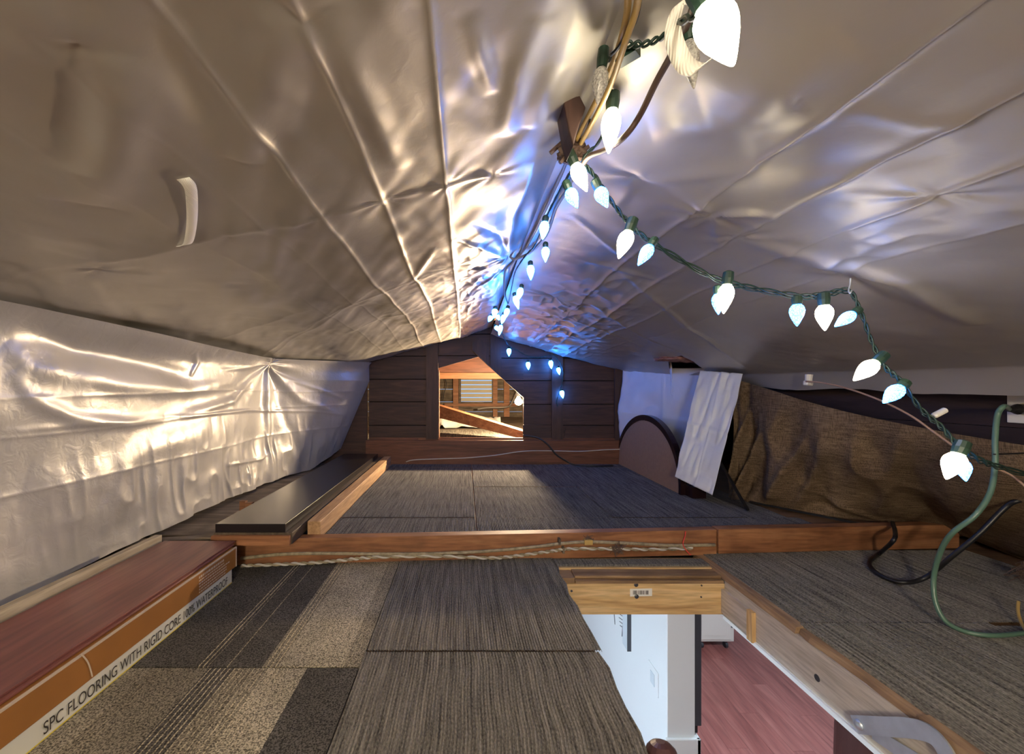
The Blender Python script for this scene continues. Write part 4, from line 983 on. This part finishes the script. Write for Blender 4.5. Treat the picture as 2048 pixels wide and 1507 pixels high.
gcd = thing('power_cord', tuple(gc[-1]), 'thick green power cord plugged into the outlet and looping over the carpet', 'cord')
obj('cable', MB().tube(gc, .0058, 10, sub=8), 'greencable', gcd, smooth=True)
obj('plug', MB().lathe(op(1.145, -.060, .011), (-1, 0, 0), [(0, .014), (.02, .015), (.034, .009), (.046, .007)], 14), 'blackpl', gcd)
bc = [PZ(1785, 1044, -.545), P(1790, 1062, 1.55), P(1787, 1080, 1.46), PZ(1760, 1105, ZF + .015), PZ(1742, 1118, ZF + .012), PZ(1740, 1132, ZF + .012), PZ(1765, 1152, ZF + .012), PZ(1805, 1164, ZF + .014), P(1850, 1155, 1.33), P(1900, 1115, 1.28), P(1960, 1065, 1.24), P(2010, 1015, 1.22), P(2040, 1000, 1.2), P(2100, 996, 1.2)]
tag(obj('extension_cord', MB().tube(bc, .0068, 10, sub=8), 'blackpl', smooth=True), 'thick black cord hooked over the beam and looping on the carpet', 'cord')
tag(obj('tan_wire', MB().tube([P(1612, 762, 1.58), P(1650, 766, 1.50), P(1700, 778, 1.40), P(1760, 800, 1.30), P(1820, 830, 1.22), P(1870, 865, 1.16), P(1920, 900, 1.10), P(1980, 930, 1.06), P(2030, 955, 1.04), P(2090, 1010, 1.0)], .0030, 6), 'tancable', smooth=True), 'thin tan wire strung from the white clip along the eave', 'wire')
cw = P(1615, 761, 1.595)
tag(obj('white_clip', MB().lathe(cw + Vector((.002, 0, -.018)), (.1, 0, 1), [(0, .014), (.004, .016), (.016, .016), (.018, .012), (.03, .012), (.042, .013)], 14), 'white', smooth=False), 'white plastic cable clip on the dark eave board', 'clip')
tag(obj('white_pin', MB().lathe(P(1866, 832, .86), P(1893, 818, .86) - P(1866, 832, .86), [(0, .004), (.004, .006), (.028, .006), (.03, .004)], 12), 'white'), 'short white plastic tube stuck on the light string', 'tube')
tag(obj('white_wire_end', MB().tube([PZ(2037, 1202, ZF + .05), PZ(2036, 1222, ZF + .03), PZ(2045, 1250, ZF + .012), PZ(2070, 1285, ZF + .008)], .0035, 8), 'yellowcable', smooth=True), 'short yellowish wire end standing on the carpet by the green cord', 'wire')
tag(obj('wire_bundle', nest(P(2040, 1148, 1.36) + Vector((.01, 0, 0)), .04, 40, 21), 'browncable'), 'brown tangle of wire and fibre near the burlap', 'wire')
tag(obj('dark_wire', MB().tube([P(1988, 908, 1.04), P(2020, 907, 1.06), P(2060, 905, 1.08), P(2110, 900, 1.1)], .002, 6), 'blackpl', smooth=True), 'thin dark wire crossing behind the green power cord', 'wire')

# ---- ladder hinge arms at the hatch edge
la = thing('ladder', (.40, .45, ZR), 'brown ladder under the hatch with galvanised hinge arms bolted to the joist', 'ladder')
def strip(cl_, w, th, xo):
    """flat bar in the plane of the joist: cl_ list of (y, z)"""
    q = spline([Vector((0, a, b)) for a, b in cl_], 8); A, B = [], []
    for i, p in enumerate(q):
        t_ = (q[min(i + 1, len(q) - 1)] - q[max(i - 1, 0)]).normalized(); nn_ = Vector((0, -t_.z, t_.y))
        A.append(p + nn_ * w / 2); B.append(p - nn_ * w / 2)
    poly = [Vector((xo, p.y, p.z)) for p in A] + [Vector((xo, p.y, p.z)) for p in B[::-1]]
    mb = MB(); n_ = len(A)
    for i in range(n_ - 1):
        a0, a1, b0, b1 = A[i], A[i + 1], B[i], B[i + 1]
        f = lambda p, x_: (x_, p.y, p.z)
        mb.hexa([f(a0, xo), f(a1, xo), f(b1, xo), f(b0, xo)], [f(a0, xo - th), f(a1, xo - th), f(b1, xo - th), f(b0, xo - th)])
    return mb
def jp(x, y, xo): p = PX(x, y, xo); return (p.y, p.z)
xa = HX1 - .012
obj('hinge_arm', strip([jp(1712, 1448, xa), jp(1770, 1452, xa), jp(1820, 1455, xa), jp(1858, 1465, xa), jp(1885, 1490, xa), jp(1905, 1530, xa), jp(1920, 1590, xa)], .034, .004, xa), 'galv', la)
xb = HX1 - .003
obj('hinge_arm', strip([jp(1745, 1462, xb), jp(1790, 1492, xb), jp(1850, 1530, xb), jp(1900, 1570, xb)], .030, .003, xb), 'galv', la)
obj('bolt', MB().lathe(PX(1718, 1448, xa - .004), (-1, 0, 0), [(0, .011), (.002, .011), (.006, .006), (.007, .002)], 16), 'galv', la, smooth=True)

# ---- things in the room below
tvp = thing('display_board', (1.08, 2.4, -1.58), 'thin dark grey panel mounted edge on at the partition end', 'panel')
obj('panel', MB().box(1.057, 1.088, 1.885, 2.75, -1.555, ZC - .05), 'tvdark', tvp, bevel=.003)
obj('bracket', MB().box(1.062, 1.078, 1.90, 1.98, -1.598, -1.557), 'blackpl', tvp)
xw = .927
def wp_(x, y): p = PX(x, y, xw); return p
pl = thing('wall_plate', tuple(PX(1309, 1358, xw)), 'white control plate on the partition wall', 'plate')
q = [PX(1298, 1320, xw), PX(1318, 1347, xw), PX(1318, 1396, xw), PX(1299, 1373, xw)]
ya, yb, za, zb2 = q[1].y, q[0].y, q[2].z, q[1].z
obj('plate', MB().box(xw - .006, xw - .0005, ya, yb, za, zb2), 'wallpaint', pl, bevel=.002)
obj('rocker', MB().box(xw - .009, xw - .0062, ya + (yb - ya) * .3, ya + (yb - ya) * .7, za + .03, zb2 - .03), 'wallpaint2', pl, bevel=.001)
fr = thing('wall_frame', tuple(PX(1255, 1290, xw)), 'tall pale frame hanging on the partition wall', 'frame')
fa, fb = PX(1262, 1294, xw), PX(1252, 1294, xw)
obj('side', MB().box(xw - .02, xw - .0005, fa.y, fb.y, -1.47, -.86), 'wallpaint2', fr)
obj('edge', MB().box(xw - .022, xw - .0005, fa.y - .004, fa.y - .0005, -1.47, -.86), 'tvdark', fr)
obj('backing', MB().box(xw - .006, xw - .0005, fb.y + .0005, fb.y + .45, -1.47, -.86), 'wallpaint', fr)
ar = MB()
for (a, b) in (((1247, 1225), (1244, 1272)), ((1237, 1226), (1246, 1232)), ((1238, 1234), (1246, 1240)), ((1239, 1242), (1247, 1248)), ((1240, 1250), (1247, 1255)), ((1252, 1246), (1246, 1256)), ((1228, 1222), (1230, 1248))):
    ar.bar(PX(a[0], a[1], xw - .0075), PX(b[0], b[1], xw - .0075), .003, .003, (1, 0, 0))
obj('drawing', ar, 'tvdark', fr)

cb = thing('cabinet', (3.0, 5.0, ZR), 'cream cabinet on black casters standing on the red floor below', 'cabinet')
c0 = PZ(1404, 1297, ZR); c1 = PZ(1464, 1297, ZR)
cx0, cx1, cyf = 2.72, c1.x + .01, c0.y - .02
obj('body', MB().box(cx0, cx1, cyf, cyf + .5, ZR + .10, ZR + .92), 'cab', cb, bevel=.004)
obj('door', MB().box(cx0 + .02, cx1 - .045, cyf - .018, cyf - .001, ZR + .13, ZR + .88), 'cab', cb, bevel=.004)
obj('door_panel', MB().box(cx0 + .07, cx1 - .09, cyf - .022, cyf - .0185, ZR + .18, ZR + .83), 'cab', cb, bevel=.002)
obj('hinge', MB().box(cx1 - .044, cx1 + .004, cyf - .012, cyf - .001, ZR + .27, ZR + .32), 'tvdark', cb)
for xx in (cx0 + .10, cx1 - .07):
    for y2 in (cyf + .05, cyf + .42):
        ca = obj('caster', MB().lathe((xx - .015, y2, ZR + .0385), (1, 0, 0), [(0, .034), (.004, .038), (.026, .038), (.03, .034)], 18), 'rubber', cb)
        obj('fork', MB().box(xx - .022, xx + .022, y2 - .02, y2 + .02, ZR + .078, ZR + .0995), 'chrome', ca)
tag(obj('blue_box', MB().box(cx1 - .20, cx1 - .05, cyf + .03, cyf + .25, ZR + .9205, ZR + 1.0), plain('blue_plastic', (.05, .25, .6), .4), bevel=.004), 'small blue box on top of the cream cabinet', 'box')

sx, sy = 2.925, 2.98
so = thing('stool', (sx, sy, ZR), 'dark brown round drum stool on the red floor beneath the hatch joist', 'stool')
obj('drum', MB().lathe((sx, sy, ZR), (0, 0, 1), [(0, .165), (.02, .172), (.35, .185), (.70, .178)], 36), 'stool', so, smooth=False)
obj('seat', MB().lathe((sx, sy, ZR + .7005), (0, 0, 1), [(0, .186), (.012, .192), (.05, .192), (.066, .180), (.075, .14), (.078, .05)], 36), 'stool', so, smooth=False)
obj('foot_ring', MB().lathe((sx, sy, ZR + .0005), (0, 0, 1), [(0, .176), (.012, .176)], 36), 'blackpl', so)
# rounded brown post end just below the carpet edge: top of the ladder rail
lr = la
ltop = Vector((.362, .76, -.655)); lbot = Vector((.40, .16, ZR))
obj('rail', MB().lathe(lbot, ltop - lbot, [(0, .03), ((ltop - lbot).length - .03, .03), ((ltop - lbot).length - .012, .026), ((ltop - lbot).length - .004, .018), ((ltop - lbot).length, .008)], 16), 'stool', lr, smooth=False)
rt = lbot + (ltop - lbot) * .86
obj('rail', MB().lathe(lbot + Vector((.42, 0, 0)), ltop - lbot, [(0, .03), ((rt - lbot).length, .03)], 16), 'stool', lr)
for k_ in range(8):
    c_ = lbot + (ltop - lbot) * ((k_ + .8) / 9.5)
    obj('tread', MB().box(c_.x + .02, c_.x + .40, c_.y - .05, c_.y + .05, c_.z - .012, c_.z + .012), 'stool', lr)
# unseen ceiling lamps added to brighten the room below
cl_ = thing('fill_ceiling_lamp', (-.9, 1.7, ZC - .014), 'added round white fill lamp, unseen under the ceiling of the room below', 'lamp')
obj('shade', MB().lathe((-.9, 1.7, ZC - .0125), (0, 0, -1), [(0, .20), (.04, .20), (.06, .17), (.065, .05)], 32), 'room_fill', cl_, smooth=False)
obj('base', MB().lathe((-.9, 1.7, ZC - .012), (0, 0, -1), [(-.0004, .215), (.0004, .215)], 32), 'white', cl_)
cl2 = thing('fill_ceiling_lamp', (2.6, 2.7, ZC - .014), 'added round white fill lamp, unseen over the red floor beyond the partition', 'lamp')  # second unseen lamp, added to light the red floor
obj('shade', MB().lathe((2.6, 2.7, ZC - .0125), (0, 0, -1), [(0, .20), (.04, .20), (.06, .17), (.065, .05)], 32), 'room_fill', cl2, smooth=False)

gl = thing('fill_globe_lamp', (-.05, -1.15, .12), 'added frosted globe fill lamp, unseen behind the hatch', 'lamp')  # unseen lamp added behind the camera to lift the overall brightness
obj('globe', MB().lathe((-.05, -1.15, .10), (0, 0, 1), [(.1 - .1 * math.cos(math.pi * (i + .3) / 14.6), .1 * math.sin(math.pi * (i + .3) / 14.6)) for i in range(15)], 28), 'globe', gl, smooth=True)
obj('canopy', MB().lathe((-.05, -1.15, .2995), (0, 0, 1), [(0, .03), (.03, .04), (.10, .04)], 16), 'blackpl', gl)

# ================================================================== far attic beyond the gable opening
ZA = -.42; YB = 6.0
fl = thing('floor_far', (.2, 4.5, ZA), 'dusty carpeted floor of the attic beyond the gable', 'floor', kind='structure')
obj('carpet_tile', ribbed(-1.5, .35, YG + .05, 4.1, ZA, pitch=.012, segs=2), 'rib_olive', fl)
obj('deck_board', MB().box(-1.58, 2.3, YG + .04, YB + .1, ZA - .04, ZA - .008), 'grey_old', fl)
wf = thing('wall_far', (.2, YB, ZA), 'grey weathered board wall with studs at the far end of the attic', 'wall', kind='structure')
vx0, vx1, vz0, vz1 = P(922, 0, YB).x, P(984, 0, YB).x, P(0, 803, YB).z, P(0, 752, YB).z
rows = [-.5, -.35, vz0, -.02, vz1, .36, .55]
for a, b in zip(rows, rows[1:]):
    segs_ = [(-1.6, 2.35)] if (b <= vz0 + .001 or a >= vz1 - .001) else [(-1.6, vx0), (vx1, 2.35)]
    for s0, s1 in segs_: obj('plank', MB().box(s0, s1, YB, YB + .02, a + .002, b - .002), 'grey_old', wf)
for x0, x1 in ((906, 917), (986, 995), (1008, 1019), (1046, 1056)):
    obj('stud', MB().box(P(x0, 0, YB - .06).x, P(x1, 0, YB - .06).x, YB - .06, YB - .001, ZA, .33), 'fir_d', wf)
obj('plate', MB().box(-.3, .75, YB - .065, YB - .0005, P(0, 812, YB).z, P(0, 806, YB).z), 'fir_d', wf)
wn = thing('window_1', (.5 * (vx0 + vx1), YB - .01, vz0), 'louvred vent with pale slats and blue daylight in the gaps', 'vent', kind='structure')
obj('frame', MB().box(vx0 - .03, vx0, YB - .03, YB + .05, vz0 - .02, vz1 + .02).box(vx1, vx1 + .06, YB - .03, YB + .05, vz0 - .02, vz1 + .02)
    .box(vx0, vx1, YB - .03, YB + .05, vz0 - .02, vz0).box(vx0, vx1, YB - .03, YB + .05, vz1, vz1 + .02), 'grey_old', wn)
for k in range(6):
    z0 = vz0 + (vz1 - vz0) * k / 6
    obj('slat', MB().box(vx0 + .001, vx1 - .001, YB, YB + .012, z0 + .006, z0 + (vz1 - vz0) / 6 - .006), 'louver', wn)
# beams in the far attic
tag(obj('tie_beam', MB().box(-.75, P(1000, 0, 4.3).x + .05, 4.3, 4.34, P(0, 757, 4.3).z, P(0, 745, 4.3).z), 'fir_d', bevel=.002), 'orange tie beam running level under the far gusset', 'beam')
tag(obj('gusset_board', pxprism([(860, 744.5), (860, 735), (955, 700), (1012, 744.5)], 4.32, .02), 'rim'), 'triangular stained board above the level tie beam', 'board')
d0, d1 = P(868, 812, 3.75), P(1060, 876, 3.24)
mb = MB().hexa([P(850, 802, 3.75), P(1046, 862, 3.22), P(1046, 878, 3.22), P(850, 828, 3.75)], [p + Vector((.02, .17, .0)) for p in (P(850, 802, 3.75), P(1046, 862, 3.22), P(1046, 878, 3.22), P(850, 828, 3.75))])
tag(obj('slanting_timber', mb, 'fir_d', bevel=.002), 'thick orange timber slanting across the gable opening', 'beam')
s, t = np.meshgrid(np.linspace(0, 1, 60), np.linspace(0, 1, 30))
zz = ZA + .01 + .13 * np.sin(np.pi * t) * (1 - .6 * s) + .03 * ridged(s * 6, t * 4, 91) + .012 * vnoise(s * 16, t * 11, 92)
tag(obj('plastic_sheet', MB().grid(np.stack([-.45 + .85 * s, 4.25 + .6 * t, np.maximum(zz, ZA + .004)], 2)), 'plastic_sheet', smooth=True), 'crumpled pale plastic sheet on the floor beyond the opening', 'sheet')
cable('conduit', [P(955, 818, 5.6), P(975, 815, 5.6), P(1010, 814, 5.6), P(1022, 808, 5.5), P(1035, 780, 5.3), P(1040, 770, 5.2)], .012, 'greycable', 'grey conduit bending up the far attic wall', 'conduit')
cable('dark_wire', [P(890, 757, 5.9), P(893, 770, 5.9), P(888, 785, 5.9), P(886, 800, 5.9)], .006, 'blackpl', 'dark wire hanging on the far wall left of the louvred vent')
lm = thing('light_bulb', tuple(P(1037, 803, 3.42)), 'bare glowing bulb just behind the gable opening', 'lamp')
lc = P(1037, 801, 3.42)
obj('glass', MB().lathe(lc + Vector((0, 0, -.035)), (0, 0, 1), [(.0, .006), (.004, .018), (.014, .028), (.028, .031), (.042, .026), (.056, .015), (.066, .013)], 20), 'lamp', lm, smooth=True)
obj('socket', MB().lathe(lc + Vector((0, 0, .0315)), (0, 0, 1), [(0, .015), (.035, .018), (.04, .012), (.1, .004)], 14), 'blackpl', lm)
